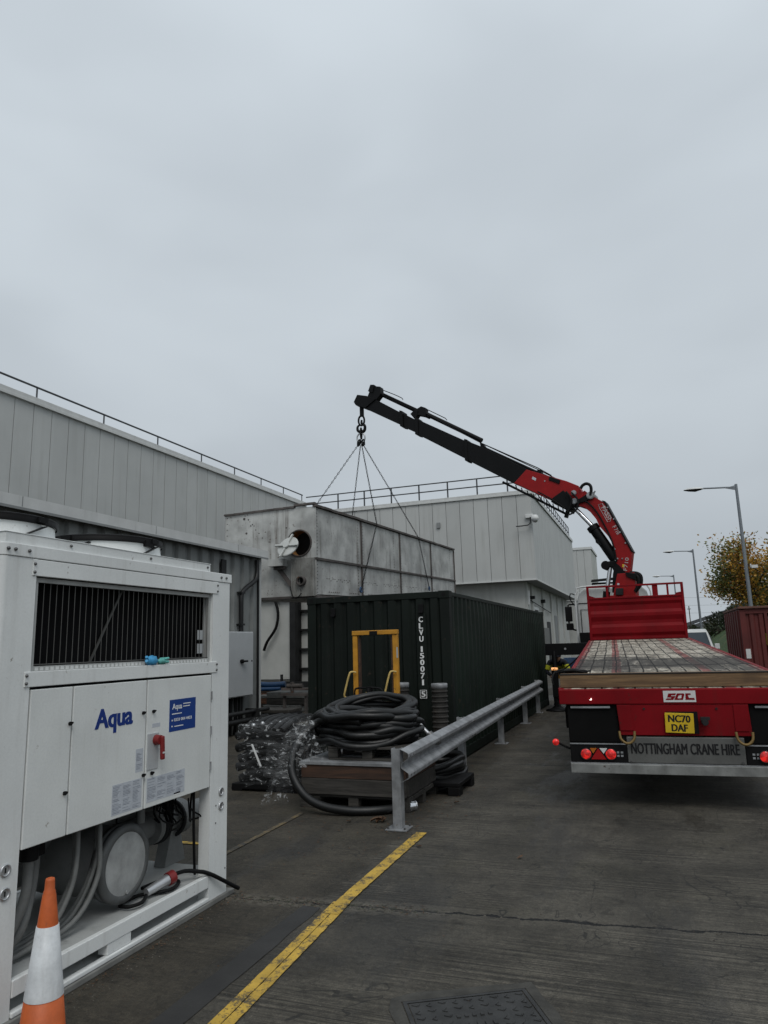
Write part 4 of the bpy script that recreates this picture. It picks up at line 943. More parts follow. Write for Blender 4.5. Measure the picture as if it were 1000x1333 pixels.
kt = thing('crane_hook', 'heavy swivel hook and shackles hanging from the boom tip', 'hook', tuple(cp(470, 532)))
top = cp(471, 530); seg = (HK - top)
g = MB()
g.box(top.x - .07, top.x + .07, top.y - .05, top.y + .05, top.z - .35, top.z + .05); part('swivel', g, 'crane_black', kt, bev=.02)
def lp(t): return top + seg*t
ex, ey = V((1, 0, 0)), V((0, 1, 0))
g = MB(); c = lp(.40); g.tube([c + ex*.11*math.cos(t) + V((0, 0, .18))*math.sin(t) for t in [2*math.pi*q/14 for q in range(14)]], .035, 8, True, sub=2); part('link', g, 'crane_black', kt)
g = MB(); c = lp(.58); g.tube([c + V((.02, 0, .24)), c + V((.02, 0, .12)), c + V((.13, 0, .02)), c + V((.12, 0, -.14)), c + V((0, 0, -.20)), c + V((-.13, 0, -.13)), c + V((-.14, 0, 0)), c + V((-.08, 0, .06))], lambda t: .06 - .025*abs(t - .5)*2, 10, sub=5); part('hook', g, 'crane_black', kt)
g = MB(); c = lp(.78); g.tube([c + ey*.06*math.cos(t) + V((0, 0, .2))*math.sin(t) for t in [2*math.pi*q/14 for q in range(14)]], .028, 8, True, sub=2); part('link', g, 'crane_black', kt)
g = MB(); c = lp(.93) + V((0, 0, .02)); g.tube([c + ex*.15*math.cos(t) + V((0, 0, .18))*math.sin(t) for t in [2*math.pi*q/14 for q in range(14)]], .028, 8, True, sub=2); part('master_link', g, 'alu', kt)
g = MB()
for dx, dy in ((-.1, .03), (.1, -.03), (.03, .06), (-.03, -.06)): g.torus(HK + V((dx, dy, -.02)), .055, .022, (.3, 1, .1), 12); g.obox(HK + V((dx*1.3, dy, -.12)), (.06, .05, .12))
part('sling_hooks', g, 'crane_black', kt)

# ------------------------------------------------------------------ green container
gc = thing('shipping_container', 'dark green shipping container with white code down its near end', 'container', (-4.1, 15.8, 0))
CX0, CX1, CY0, CY1, CZ = -5.345, -2.90, 10.66, 20.9, 2.59
g = MB(); g.corr((CX0 + .16, CY0 + .05), (CX1 - .16, CY0 + .05), .16, CZ - .11, (0, -1), .235, .040, .22, .16, rows=8, dent=.03); part('end_wall', g, 'cont', gc)
g = MB(); g.corr((CX1 - .05, CY0 + .15), (CX1 - .05, CY1 - .15), .16, CZ - .06, (1, 0), .275, .036, .26, .22, rows=8, dent=.05); part('side_wall', g, 'cont_side', gc)
g = MB(); g.corr((CX0 + .05, CY0 + .15), (CX0 + .05, CY1 - .15), .16, CZ - .06, (-1, 0), .275, .036, .26, .22); part('side_wall', g, 'cont_side', gc)
part('end_wall', MB().box(CX0 + .1, CX1 - .1, CY1 - .06, CY1 - .03, .16, CZ - .1), 'cont', gc)
part('roof', MB().box(CX0 + .05, CX1 - .05, CY0 + .05, CY1 - .05, CZ - .05, CZ - .02), 'cont', gc)
for x in (CX0, CX1 - .16):
    for y in (CY0, CY1 - .16): part('corner_post', MB().box(x + .004, x + .156, y + .004, y + .156, .11, CZ - .11), 'cont' , gc, bev=.006)
for x in (CX0, CX1 - .17):
    for y in (CY0, CY1 - .17):
        for z in (0, CZ - .115):
            g = MB(); g.box(x - .004, x + .174, y - .006, y + .172, z, z + .118); c = part('corner_casting', g, 'cont', gc, bev=.008)
            if y == CY0: part('casting_hole', MB().cyl((x + .085, y - .008, z + .06), (x + .085, y - .006, z + .06), .035, n=12), 'black', gc)
g = MB(); g.box(CX0 + .17, CX1 - .17, CY0 + .005, CY0 + .06, CZ - .105, CZ - .005); part('top_rail', g, 'cont', gc, bev=.006)
g = MB(); g.box(CX0 + .17, CX1 - .17, CY0 + .005, CY0 + .06, .02, .16); part('bottom_rail', g, 'cont', gc, bev=.006)
for x in (CX0 + .01, CX1 - .07):
    part('top_rail', MB().box(x, x + .06, CY0 + .17, CY1 - .17, CZ - .075, CZ - .012), 'cont_side', gc, bev=.006); part('bottom_rail', MB().box(x, x + .06, CY0 + .17, CY1 - .17, .02, .17), 'cont_side', gc, bev=.006)
for x in (-4.87, -3.36): part('lashing_ring', MB().box(x - .04, x + .04, CY0 - .02, CY0 + .02, 2.27, 2.40).box(x - .035, x + .035, CY0 - .05, CY0 - .02, 2.255, 2.29), 'black', gc, bev=.006)
zc = 2.205
code = 'CLVU1500715'
for i, chx in enumerate(code):
    if i == 4: zc -= .055
    hgt = .085
    if i == 10: zc -= .075
    wd_ = .024 if chx == '1' else (.062 if chx != 'V' else .066)
    text('lettering', chx, 'white_paint', gc, (-3.40 + (.06 - wd_)/2, CY0 - .001 + (.0 if i < 10 else 0), zc - hgt), (1, 0, 0), (0, 0, 1), wd_, hgt, bold=.012, depth=.005, fat=.003)
    if i == 10:
        g = MB(); x0, x1, z0, z1 = -3.425, -3.315, zc - hgt - .02, zc + .02
        for a in ((x0, x1, z0, z0 + .007), (x0, x1, z1 - .007, z1), (x0, x0 + .007, z0 + .007, z1 - .007), (x1 - .007, x1, z0 + .007, z1 - .007)): g.box(a[0], a[1], CY0 - .004, CY0 + .001, a[2], a[3])
        part('check_digit_frame', g, 'white_paint', gc)
    zc -= .1005
part('code_panel', MB().box(-3.45, -3.29, CY0 + .0015, CY0 + .02, 1.0, 2.26), 'cont', gc)

# ------------------------------------------------------------------ crash barrier
br = thing('crash_barrier', 'galvanised steel crash barrier running beside the green container', 'barrier', (-2.5, 12, 0))
def bx(y): return -2.45 - .0305*(y - 6.9)
prof = [(0, -.157), (.006, -.152), (.070, -.124), (.080, -.112), (.082, -.082), (.074, -.068), (.008, -.026), (.002, -.012), (.002, .012), (.008, .026), (.074, .068), (.082, .082), (.080, .112), (.070, .124), (.006, .152), (0, .157)]
g = MB(); ys = [6.93 + i*.7 for i in range(17)] + [18.72]; n = len(prof)
def rz(y): return .60 + .004*(y - 6.9)
for s_ in (0, 1):
    vs = []
    for y in ys:
        for a, b in prof: vs.append((bx(y) + a - .006*s_*(1), y, rz(y) + b))
    g.add(vs, [(i*n + k, i*n + k + 1, (i + 1)*n + k + 1, (i + 1)*n + k) for i in range(len(ys) - 1) for k in range(n - 1)], False)
vs = [(bx(ys[0]) + a, ys[0], rz(ys[0]) + b) for a, b in prof] + [(bx(ys[0]) + a - .006, ys[0], rz(ys[0]) + b) for a, b in prof]; g.add(vs, [(k, k + 1, n + k + 1, n + k) for k in range(n - 1)])
rl = part('rail', g, 'galv', br)
g = MB()
for y in (9.86, 13.03, 16.2):
    for dy in (-.28, -.2, -.1, .1, .2, .28):
        for b in (-.12, .12):
            g.sphere((bx(y) + .074, y + dy, rz(y) + b*.75), .016, 8)
for y in (7.0, 7.1):
    for b in (.09, -.09): g.cyl((bx(y) + .08, y, rz(y) + b), (bx(y) + .084, y, rz(y) + b), .010, n=8)
part('rail_bolts', g, 'bolt', br)
for i, y in enumerate((6.98, 9.87, 13.03, 16.2, 18.6)):
    x = bx(y) - .055; g = MB(); zt = .762 + .004*(y - 6.9)
    g.box(x - .045, x + .045, y - .055, y - .048, .012, zt); g.box(x - .045, x - .038, y - .048, y + .05, .012, zt); g.box(x + .038, x + .045, y - .048, y + .05, .012, zt)
    pst = part('post', g, 'galv', br, bev=.002)
    part('base_plate', MB().box(x - .11, x + .11, y - .11, y + .10, .002, .014), 'galv', br, bev=.002)
    g = MB()
    for dx in (-.085, .085):
        for dy in (-.085, .075): g.cyl((x + dx, y + dy, .014), (x + dx, y + dy, .034), .011, n=6)
    part('anchor_bolts', g, 'bolt', br)

# ------------------------------------------------------------------ pallet stack, hose coil
def pallet(name, label, x0, x1, y0, y1, z, m='grey_timber', group=None):
    t = thing(name, label, 'pallet', ((x0 + x1)/2, (y0 + y1)/2, z), group=group); h_ = .145
    k = 6
    for i in range(k): a = y0 + (y1 - y0)*i/k; part('top_board', MB().box(x0, x1, a + .01, a + (y1 - y0)/k - .02, z + h_ - .022, z + h_), m, t, bev=.003)
    for yy in (y0 + .01, (y0 + y1)/2 - .05, y1 - .11):
        for xx in (x0, (x0 + x1)/2 - .06, x1 - .12): part('block', MB().box(xx, xx + .12, yy, yy + .1, z + .022, z + .10), m, t, bev=.004)
        part('bottom_board', MB().box(x0, x1, yy, yy + .1, z, z + .021), m, t, bev=.003)
    for xx in (x0, (x0 + x1)/2 - .06, x1 - .12): part('stringer_board', MB().box(xx, xx + .12, y0 + .01, y1 - .01, z + .101, z + .122), m, t)
    return t
pallet('pallet', 'grey wooden pallet on the ground under the plank crate', -3.93, -2.62, 7.62, 8.75, .002)
cr2 = thing('plank_crate', 'low crate of weathered planks with steel top edge under the hose coil', 'crate', (-3.27, 8.2, .15))
for z0, z1, m_ in ((.155, .325, 'grey_timber'), (.33, .47, 'brown_timber')):
    part('front_board', MB().box(-3.90, -2.64, 7.60, 7.635, z0, z1), m_, cr2, bev=.004)
    part('side_board', MB().box(-2.665, -2.63, 7.64, 8.70, z0, z1), m_, cr2, bev=.004); part('side_board', MB().box(-3.91, -3.875, 7.64, 8.70, z0, z1), m_, cr2, bev=.004)
    part('back_board', MB().box(-3.90, -2.64, 8.70, 8.735, z0, z1), m_, cr2, bev=.004)
part('lid_board', MB().box(-3.87, -2.67, 7.64, 8.69, .44, .468), 'grey_timber', cr2); part('edge_strip', MB().box(-3.92, -2.62, 7.585, 7.63, .472, .505).box(-3.92, -2.62, 7.63, 8.74, .49, .505), 'galv', cr2, bev=.002)
pallet('pallet', 'dark wooden pallet on top of the plank crate carrying the hose coil', -3.62, -2.66, 7.72, 8.65, .508)
hc = thing('hose_coil', 'thick black rubber hose coiled on the pallet stack with its end on the ground', 'hose', (-3.3, 8.2, .655))
random.seed(11)
cxh, cyh = -3.30, 8.22
def loop(z, rx, ry, tilt, wob, r_, seed, cx_=cxh, cy_=cyh):
    pts = []
    for i in range(16):
        a = 2*math.pi*i/16; k = 1 + wob*noise.noise((math.cos(a)*1.3, math.sin(a)*1.3, seed*3.7))
        x, y = cx_ + rx*k*math.cos(a), cy_ + ry*k*math.sin(a); pts.append((x, y, z + tilt*math.sin(a) + .25*wob*noise.noise((math.cos(a)*2, math.sin(a)*2, seed*1.7 + 9))))
    return MB().tube(pts, r_, 12, True, sub=4)
for i in range(14):
    z = .70 + .024*i; part('hose_turn', loop(z, .57 - .012*(i % 5), .47 - .015*(i % 4), random.uniform(-.05, .05), .22, .043, i), 'hose', hc)
part('hose_turn', loop(1.06, .44, .42, .10, .10, .040, 31, cxh + .05, cyh), 'hose', hc)
part('hose_turn', loop(1.06, .51, .44, .08, .10, .042, 37, cxh + .02, cyh + .05), 'hose', hc)
part('hose_turn', loop(.95, .40, .36, .03, .2, .040, 41), 'hose', hc)
part('hose_turn', loop(.80, .66, .50, .12, .25, .040, 61, cxh - .04, cyh - .04), 'hose', hc)
part('hose_turn', loop(.90, .60, .50, -.10, .30, .040, 67, cxh - .02, cyh), 'hose', hc)
part('hose_turn', loop(1.0, .52, .40, .14, .25, .026, 71, cxh + .06, cyh), 'hose_dull', hc)
g = MB(); g.tube([(-3.2, 7.72, .93), (-3.55, 7.78, .95), (-3.83, 7.9, .90), (-3.99, 7.78, .74), (-4.0, 7.6, .56), (-3.93, 7.45, .38), (-3.74, 7.36, .19), (-3.5, 7.33, .09), (-3.2, 7.36, .052), (-2.95, 7.45, .048), (-2.76, 7.6, .048), (-2.68, 7.68, .048)], .046, 14, sub=6); part('hose_tail', g, 'hose', hc)
g = MB(); g.cyl((-2.69, 7.67, .048), (-2.63, 7.735, .05), .055, n=18); g.cyl((-2.63, 7.735, .05), (-2.60, 7.765, .05), .05, n=18); g.torus((-2.60, 7.765, .052), .047, .010, (.7, .7, 0), 18); g.cyl((-2.655, 7.71, .05), (-2.645, 7.72, .05), .062, n=18); part('coupling', g, 'chrome', hc)
g = MB(); g.tube([(-2.95, 8.3, 1.0), (-2.75, 8.28, .93), (-2.62, 8.25, .80), (-2.53, 8.22, .73)], .022, 8); part('side_hose', g, 'alu', hc); part('side_coupling', MB().cyl((-2.55, 8.22, .75), (-2.48, 8.2, .69), .045, n=12).sphere((-2.44, 8.18, .68), .05, 10), 'bolt', hc)
g = MB(); g.tube([(-3.9, 8.3, .70), (-4.0, 8.1, .80), (-3.85, 7.98, .99), (-3.6, 8.2, 1.03), (-3.4, 8.5, .98)], .044, 12, sub=6); part('hose_turn', g, 'hose', hc)
# loose hoses at the right behind the barrier
g2 = thing('spare_hoses', 'black hoses piled low behind the barrier beside the crate', 'hose', (-2.75, 8.9, 0))
for i in range(6): part('hose', loop(.06 + .05*i, .36, .55, .01, .2, .04, 50 + i, -2.82, 9.25), 'hose', g2)
sblk = thing('pallet', 'black plastic pallet end sticking out behind the barrier post', 'pallet', (-2.5, 8.9, 0))
g = MB(); g.box(-2.95, -2.30, 8.55, 9.3, .10, .15); part('top_deck', g, 'black', sblk, bev=.01)
for x in (-2.95, -2.45):
    for y in (8.55, 9.15): part('block', MB().box(x, x + .15, y, y + .15, 0, .10), 'black', sblk, bev=.01)
# plastic film
def filmsheet(fn, nu, nv, amp, seed, fq=6.):
    g = MB(); vs = []
    for i in range(nu + 1):
        for j in range(nv + 1):
            p = V(fn(i/nu, j/nv)); vs.append(p + V((noise.noise(p*fq + V((seed, 0, 0))), noise.noise(p*fq + V((0, seed, 0))), noise.noise(p*fq + V((0, 0, seed)))))*amp)
    g.add(vs, [(i*(nv + 1) + j, (i + 1)*(nv + 1) + j, (i + 1)*(nv + 1) + j + 1, i*(nv + 1) + j + 1) for i in range(nu) for j in range(nv)], True); return g
def fa(u, v):
    a = V((-3.86 + .16*(u - .5), 7.66, .98)); b = V((-4.28 + .22*u, 7.40 + .1*u, .06)); c = V((-4.02, 7.5, .6)); t = v
    p = a.lerp(c, min(1, t*2)) if t < .5 else c.lerp(b, t*2 - 1); return p + V((.10*math.sin(u*9)*t*.3 + (u - .5)*.18*(1 - abs(t - .4)), .06*math.sin(u*14), 0))
def fb_(u, v): return V((-3.92 + .22*u + .10*u*v, 7.56 - .05*math.sin(u*8 + v*2), .92 - .48*v + .05*u))
def fc_(u, v): return V((-3.75 + 1.0*u, 7.42 - .05*math.sin(u*5), .03 + .03*v*abs(math.sin(u*7))))
fm = thing('plastic_film', 'torn clear plastic film hanging from the hose coil down over the crate', 'plastic film', (-3.95, 7.5, 0))
part('sheet', filmsheet(fa, 16, 40, .05, 2, 9), 'film', fm); part('sheet', filmsheet(fb_, 14, 24, .05, 5, 10), 'film', fm); part('sheet', filmsheet(fc_, 40, 5, .035, 8, 8), 'film', fm)
# wrapped bundle
wb = thing('wrapped_hose_bundle', 'bundle of black hoses in torn shrink wrap on a low pallet', 'hose bundle', (-4.8, 8.7, 0))
random.seed(21)
for i in range(30):
    lay = i//6; k = i % 6; z = .16 + lay*.125 + random.uniform(-.02, .02); y = 8.42 + k*.115; sg_ = .10*math.sin(lay*1.3 + k)
    g = MB(); g.tube([(-5.22 + random.uniform(-.05, .05), y, z - .02), (-5.0, y + sg_*.4, z + .05), (-4.75, y + random.uniform(-.03, .03), z + .06 + sg_*.3), (-4.5, y + sg_*.3, z + .0), (-4.32 + random.uniform(-.05, .05), y, z - .06)], .056, 10, sub=4); part('hose', g, 'hose_dull', wb)
for i in range(5):
    x = -5.0 + .11*i; g = MB(); g.tube([(x, 8.35, .74), (x + .05, 8.6, .84), (x + .12, 8.95, .86)], .045, 10, sub=4); part('hose', g, 'hose_dull', wb); part('coupling', MB().sphere((x + .02, 8.36 + .04*i, .80 + .02*(i % 2)), .03, 8), 'alu', wb)
def shell(u, v):
    a = 2*math.pi*u; w2, d2 = .50 + .02*math.sin(7*u), .46; c, s_ = math.cos(a), math.sin(a); k = (abs(c)**5 + abs(s_)**5)**(-.2)
    z = .07 + .80*min(v, .86)/.86; q = 1. if v < .86 else max(.35, 1 - (v - .86)*3.2)
    lean = .10*(z - .1)*(1 if c > 0 else -.2)
    return (-4.76 + w2*c*k*q + lean, 8.72 + d2*s_*k*q, z + .02*math.sin(a*3) - .06*(c < 0)*(v))
part('shrink_wrap', filmsheet(shell, 72, 34, .045, 3, 7.), 'film', wb)
part('shrink_wrap', filmsheet(lambda u, v: (-4.62 + (u - .5)*(.1 + .42*v) - .02 + .2*v, 8.20 - .05*v, .66 - .46*v), 14, 22, .03, 4, 11.), 'film', wb)
part('strap', MB().beam((-4.86, 8.12, .60), (-4.72, 8.10, .34), .010, .03, (0, 1, 0)), 'white', wb)
part('pallet_base', MB().box(-5.25, -4.28, 8.28, 9.15, .03, .09).box(-5.25, -5.1, 8.28, 9.15, 0, .03).box(-4.5, -4.28, 8.28, 9.15, 0, .03), 'black', wb, bev=.006)
# dry leaves
lf = thing('dry_leaf', 'curled red brown leaf on the ground left of the barrier post', 'leaf', (-2.81, 7.19, 0))
g = MB(); random.seed(5)
for k in range(3):
    c = V((-2.83 + .035*k, 7.17 + .02*k, .018)); a = random.random()*6; vs = []
    for i in range(5):
        for j in range(3): u = (i - 2)/2*.055; v_ = (j - 1)*.028*(1 - .2*abs(i - 2)); vs.append(c + V((math.cos(a)*u - math.sin(a)*v_, math.sin(a)*u + math.cos(a)*v_, .02*(j - 1)**2 + .012*math.sin(i + k))))
    g.add(vs, [(i*3 + j, i*3 + 3 + j, i*3 + 4 + j, i*3 + 1 + j) for i in range(4) for j in range(2)], True)
part('blade', g, 'leather', lf)
random.seed(15)
lbl = ['small brown leaf on the concrete near the yellow line end', 'small brown leaf near the foot of the barrier', 'small fallen leaf in front of the crate', 'small fallen leaf beside the joint in the road']
for k, (x, y) in enumerate(((-2.12, 6.4), (-2.25, 8.2), (-3.1, 7.1), (-1.2, 6.3))):
    g = MB(); c = V((x, y, .006)); a = random.random()*6; vs = []
    for i in range(5):
        for j in range(3): u = (i - 2)/2*.03; v_ = (j - 1)*.016*(1 - .25*abs(i - 2)); vs.append(c + V((math.cos(a)*u - math.sin(a)*v_, math.sin(a)*u + math.cos(a)*v_, .008*(j - 1)**2 + .003*i)))
    g.add(vs, [(i*3 + j, i*3 + 3 + j, i*3 + 4 + j, i*3 + 1 + j) for i in range(4) for j in range(2)], True); solo('dry_leaf', g, 'leather', lbl[k], 'leaf', (x, y, 0), group='small fallen leaves')

# ------------------------------------------------------------------ pallet stacker
st = thing('pallet_stacker', 'yellow manual pallet stacker standing before the green container', 'stacker', (-3.73, 9.6, 0))
YS = 9.6
for x in (-4.035, -3.425):
    g = MB(); s_ = 1 if x < -3.7 else -1; g.box(x - .035, x + .035, YS - .03, YS + .045, .05, 1.93); part('mast', g, 'yellowp', st, bev=.004)
    part('mast_channel', MB().box(x + s_*.04, x + s_*.065, YS - .01, YS + .05, .1, 1.9), 'brown_timber', st)
part('crossbar', MB().box(-4.075, -3.385, YS - .045, YS + .05, 1.932, 1.995), 'yellowp', st, bev=.006)
part('bracket', MB().box(-3.80, -3.68, YS - .055, YS + .055, 1.925, 1.985), 'black', st, bev=.004)
for x in (-4.035, -3.425):
    g = MB(); d = -.12; yq = YS - .06
    g.tube([(x + .02, yq, 1.41), (x - .03, yq - .04, 1.42), (x - .06, yq - .06, 1.38), (x + d, yq - .08, 1.15), (x + d - .01, yq - .08, 1.09), (x + d + .03, yq - .06, 1.06), (x + .03, yq, 1.07)], .014, 8, sub=3); part('handle', g, 'yellowh', st)
part('warning_label', MB().box(-3.40, -3.389, YS - .035, YS - .0, 1.6, 1.75), 'boxgrey', st)
g = MB(); g.tube([(-3.98, YS - .18, 1.0), (-3.98, YS - .2, 1.15), (-3.93, YS - .2, 1.20), (-3.63, YS - .2, 1.20), (-3.57, YS - .2, 1.15), (-3.57, YS - .18, 1.0)], .013, 8, sub=3); g.cyl((-3.77, YS - .2, 1.2), (-3.77, YS - .32, .55), .03, n=10); g.box(-3.80, -3.73, YS - .22, YS - .14, 1.0, 1.22); g.box(-3.81, -3.73, YS - .3, YS - .24, .85, 1.0); part('tiller', g, 'black', st)
part('tiller_label', MB().box(-3.80, -3.765, YS - .228, YS - .222, 1.06, 1.15), 'yellowh', st)
part('hydraulic_pump', MB().cyl((-3.73, YS + .05, .1), (-3.73, YS + .05, 1.05), .06, n=12).box(-3.9, -3.56, YS - .1, YS + .05, .1, .45), 'dark', st)
for x in (-3.9, -3.56): part('fork', MB().box(x - .07, x + .07, YS + .06, YS + 1.0, .08, .14), 'yellowp', st, bev=.01)
for x in (-4.035, -3.425):
    for y in (YS - .05, YS + .9): part('wheel', MB().cyl((x - .03, y, .06), (x + .03, y, .06), .06, n=14), 'rubber', st)
part('base_legs', MB().box(-4.08, -4.0, YS, YS + .95, .08, .14).box(-3.46, -3.38, YS, YS + .95, .08, .14), 'yellowp', st)
# rusty beer-keg like ribbed drums
def drum(x, y, h_, r_, label):
    t = thing('ribbed_drum', label, 'drum', (x, y, 0), group=None)
    pr = [(0, 0), (r_*.95, 0), (r_, .02)]; k = 15
    for i in range(k):
        z = .04 + (h_ - .14)*i/k; dz = (h_ - .14)/k; pr += [(r_ - .009, z), (r_ - .009, z + dz*.55), (r_ + .004, z + dz*.7), (r_ + .004, z + dz*.85)]
    pr += [(r_ - .006, h_ - .10), (r_ - .006, h_ - .07)]
    part('drum_body', MB().lathe(pr, (x, y, 0), 28, smooth=False), 'sack', t)
    part('rim', MB().lathe([(r_ - .006, h_ - .07), (r_ + .002, h_ - .065), (r_ + .004, h_ - .01), (r_ - .005, h_), (r_ - .02, h_ - .01), (r_ - .03, h_ - .05), (0, h_ - .05)], (x, y, 0), 28), 'galv', t)
drum(-2.995, 10.25, 1.21, .118, 'slim ribbed metal drum standing at the container corner')
drum(-3.62, 10.35, 1.22, .118, 'slim ribbed metal drum half hidden behind the yellow stacker')

# ------------------------------------------------------------------ clutter in the recess + white plant room
pr_ = thing('plant_cabin', 'pale panelled plant cabin on dark steel feet under the hanging tank', 'cabin', (-14.6, 27, 0))
g = panels(MB(), -17.0, 26.0, -13.75, 26.0, .55, 4.6, 0, -1, 1.7, .05, .02); part('wall_panel', g, 'render', pr_); part('cabin_body', MB().box(-17, -13.75, 26.02, 29, .5, 4.6), 'render', pr_)
part('corner_column', MB().box(at(377, 820, 25.8).x, at(384.5, 820, 25.8).x, 25.8, 26.1, .2, 4.7), 'dark', pr_); part('top_beam', MB().box(-17, -13.25, 25.75, 25.95, 3.75, 4.25), 'dark', pr_); part('base_beam', MB().box(-17.2, -12.6, 25.7, 26.2, .25, .45), 'dark', pr_)
part('feet', MB().box(-16.6, -16.2, 25.8, 26.1, 0, .25).box(-13.6, -13.3, 25.8, 26.1, 0, .25), 'dark', pr_)
g = MB(); g.tube([(-14.35, 25.7, 3.75), (-14.2, 25.7, 3.2), (-14.3, 25.7, 2.6), (-14.7, 25.7, 2.05), (-14.85, 25.7, 1.7)], .06, 8); part('hanging_cable', g, 'black', pr_)
p = at(366, 890, 25.6); g = MB(); g.cyl((p.x, 25.65, .4), (p.x, 25.65, .75), .06, n=8); g.cyl((p.x - 1.2, 25.65, .4), (p.x - 1.2, 25.65, .72), .06, n=8); part('pipe_stub', g, 'dark', pr_)
lr = thing('ladder_frame', 'pale vertical panel with rungs beside the plant cabin', 'ladder', (-12.7, 26.5, 0))
part('back_panel', MB().box(-13.75, -12.0, 26.6, 26.7, .2, 4.6), 'render', lr)
for i in range(5): part('rung', MB().box(-13.6, -12.0, 26.45, 26.58, .9 + i*.78, .98 + i*.78), 'dark', lr)
part('stile', MB().box(-13.66, -13.6, 26.4, 26.6, .1, 4.6), 'dark', lr)
def onp(px, py, Y): return at(px, py, Y)
def clut(name, label, cat, px, py, Y, sx, sy, sz, m, z0=0., k=1):
    p = at(px, py, Y); t = thing(name, label, cat, (p.x, Y, z0)); random.seed(int(px))
    for i in range(k):
        z = z0 + sz*i/k; o_ = random.uniform(-.06, .06); g = MB(); g.box(p.x - sx/2 + o_, p.x + sx/2 + o_, Y - sy/2 + o_, Y + sy/2, z, z + sz/k*.92); part('board', g, m if not isinstance(m, list) else m[i % len(m)], t, bev=.01)
clut('timber_stack', 'low stack of old boards in front of the plant cabin', 'timber', 366, 905, 22, 2.2, 1.2, .42, ['brown_timber', 'grey_timber', 'brick'], k=4)
clut('block_stack', 'grey concrete blocks near the left edge of the green container', 'blocks', 378, 915, 19., 1.2, .8, .55, ['concrete_edge', 'grey_timber'], k=3)
clut('brick_stack', 'small stack of reddish bricks by the corrugated wall corner', 'bricks', 350, 915, 19.5, .7, .6, .40, ['brick', 'concrete_edge', 'brick'], k=5)
clut('scrap_timber', 'loose dark timbers lying left of the wrapped bundle', 'timber', 352, 930, 16.8, 1.6, .7, .25, ['grey_timber', 'dark'], k=3)
p = at(354, 903, 21); g = MB(); g.tube([(p.x - .5, 21, .62), (p.x, 21.0, .60), (p.x + .45, 21.1, .62)], .10, 10); g.tube([(p.x - .4, 20.8, .48), (p.x + .4, 20.85, .49)], .06, 10, sub=1); solo('blue_pipe_roll', g, 'bluet', 'short blue plastic pipe lying on the boards by the plant cabin', 'pipe', (p.x, 21, .42))
p = at(385, 905, 17); rt = thing('metal_stand', 'rusty dark metal stand with a pipe fitting beside the container end', 'stand', (p.x, 17, 0))
g = MB(); g.box(p.x - .4, p.x + .35, 16.9, 17.1, .55, .62)
for x in (-.35, .28): g.box(p.x + x, p.x + x + .05, 16.95, 17.05, 0, .55)
g.cyl((p.x - .1, 17, .62), (p.x - .1, 17, .9), .05, n=8); g.cyl((p.x - .25, 17, .8), (p.x + .2, 17, .8), .06, n=8); part('frame', g, 'tank_flange', rt)
M['bumper_grey'] = mat('scuffed_bumper', (.24, .245, .235), .5, .3, var=.35, vs=5, streak=.5, streak_col=(.09, .085, .08), spots=.5, spot_col=(.08, .06, .05))
M['hook_brass'] = mat('dull_brass_hook', (.17, .11, .035), .5, .2)
# ------------------------------------------------------------------ flatbed trailer
tl = thing('flatbed_trailer', 'red flatbed trailer with worn plank deck, headboard and lit rear lights', 'trailer', (.214, 8.5, 0), (R(2.45), 0, R(2.8)))
def lb(name, g, m, par=tl, **k): return part(name, g, m, par, world=False, **k)
HW, LN = 1.245, 12.0
lb('deck', MB().box(-HW + .03, HW - .03, .02, LN, 1.20, 1.238), 'deck')
for s_ in (-1, 1): lb('side_rave', MB().box(s_*HW - .03, s_*HW + .03, .03, LN, 1.08, 1.243), 'red', bev=.006)
lb('rear_beam', MB().box(-HW - .02, HW + .02, -.06, .02, 1.078, 1.236), 'red', bev=.008)
lb('rear_panel', MB().add([(-.66, -.05, 1.076), (.645, -.05, 1.076), (.66, -.05, .75), (-.645, -.05, .75), (-.66, .1, 1.076), (.645, .1, 1.076), (.66, .1, .75), (-.645, .1, .75)], [(0, 1, 2, 3), (4, 7, 6, 5), (0, 4, 5, 1), (1, 5, 6, 2), (2, 6, 7, 3), (3, 7, 4, 0)]), 'red', bev=.006)
lb('chassis_gusset', MB().prism([(-.66, -.054, 1.07), (-.52, -.054, 1.07), (-.50, -.054, .80), (-.64, -.054, .80)], (0, 1, 0), .012), 'red', bev=.003); lb('chassis_gusset', MB().prism([(.645, -.054, 1.07), (.50, -.054, 1.07), (.50, -.054, .80), (.63, -.054, .80)], (0, 1, 0), .012), 'red', bev=.003)
g = MB()
for x in (-.38, .34): g.cyl((x, -.06, 1.03), (x, -.05, 1.03), .012, n=8)
g.cyl((.21, -.13, .90), (.21, -.05, .90), .035, n=12); g.cyl((.21, -.15, .90), (.21, -.13, .90), .028, n=12); g.obox((.215, -.10, .935), (.09, .05, .03)); lb('air_coupling', g, 'dark')
for s_ in (-1, 1):
    lb('chassis_rail', MB().box(s_*.45 - .06, s_*.45 + .06, .11, LN - .5, .76, 1.18), 'red')
    lb('mudguard', MB().box(s_*.92 - .27, s_*.92 + .27, -.02, .10, .665, 1.07).box(s_*.92 - .27, s_*.92 + .27, .1, 5.0, 1.0, 1.03), 'rubber', bev=.01)
    lb('guard_bar', MB().box(s_*.93 - .22, s_*.93 + .2, -.045, -.022, 1.035, 1.055), 'galv')
    for k in range(7): pass
for s_ in (-1, 1):
    lb('added_side_guard', MB().box(s_*1.16 - .03, s_*1.16 + .03, 6.9, LN - .5, .45, .95), 'dark'); lb('added_skirt', MB().box(s_*1.2 - .02, s_*1.2 + .02, .1, 6.6, .80, 1.02), 'rubber')  # guards and skirts added to darken the ground under the trailer
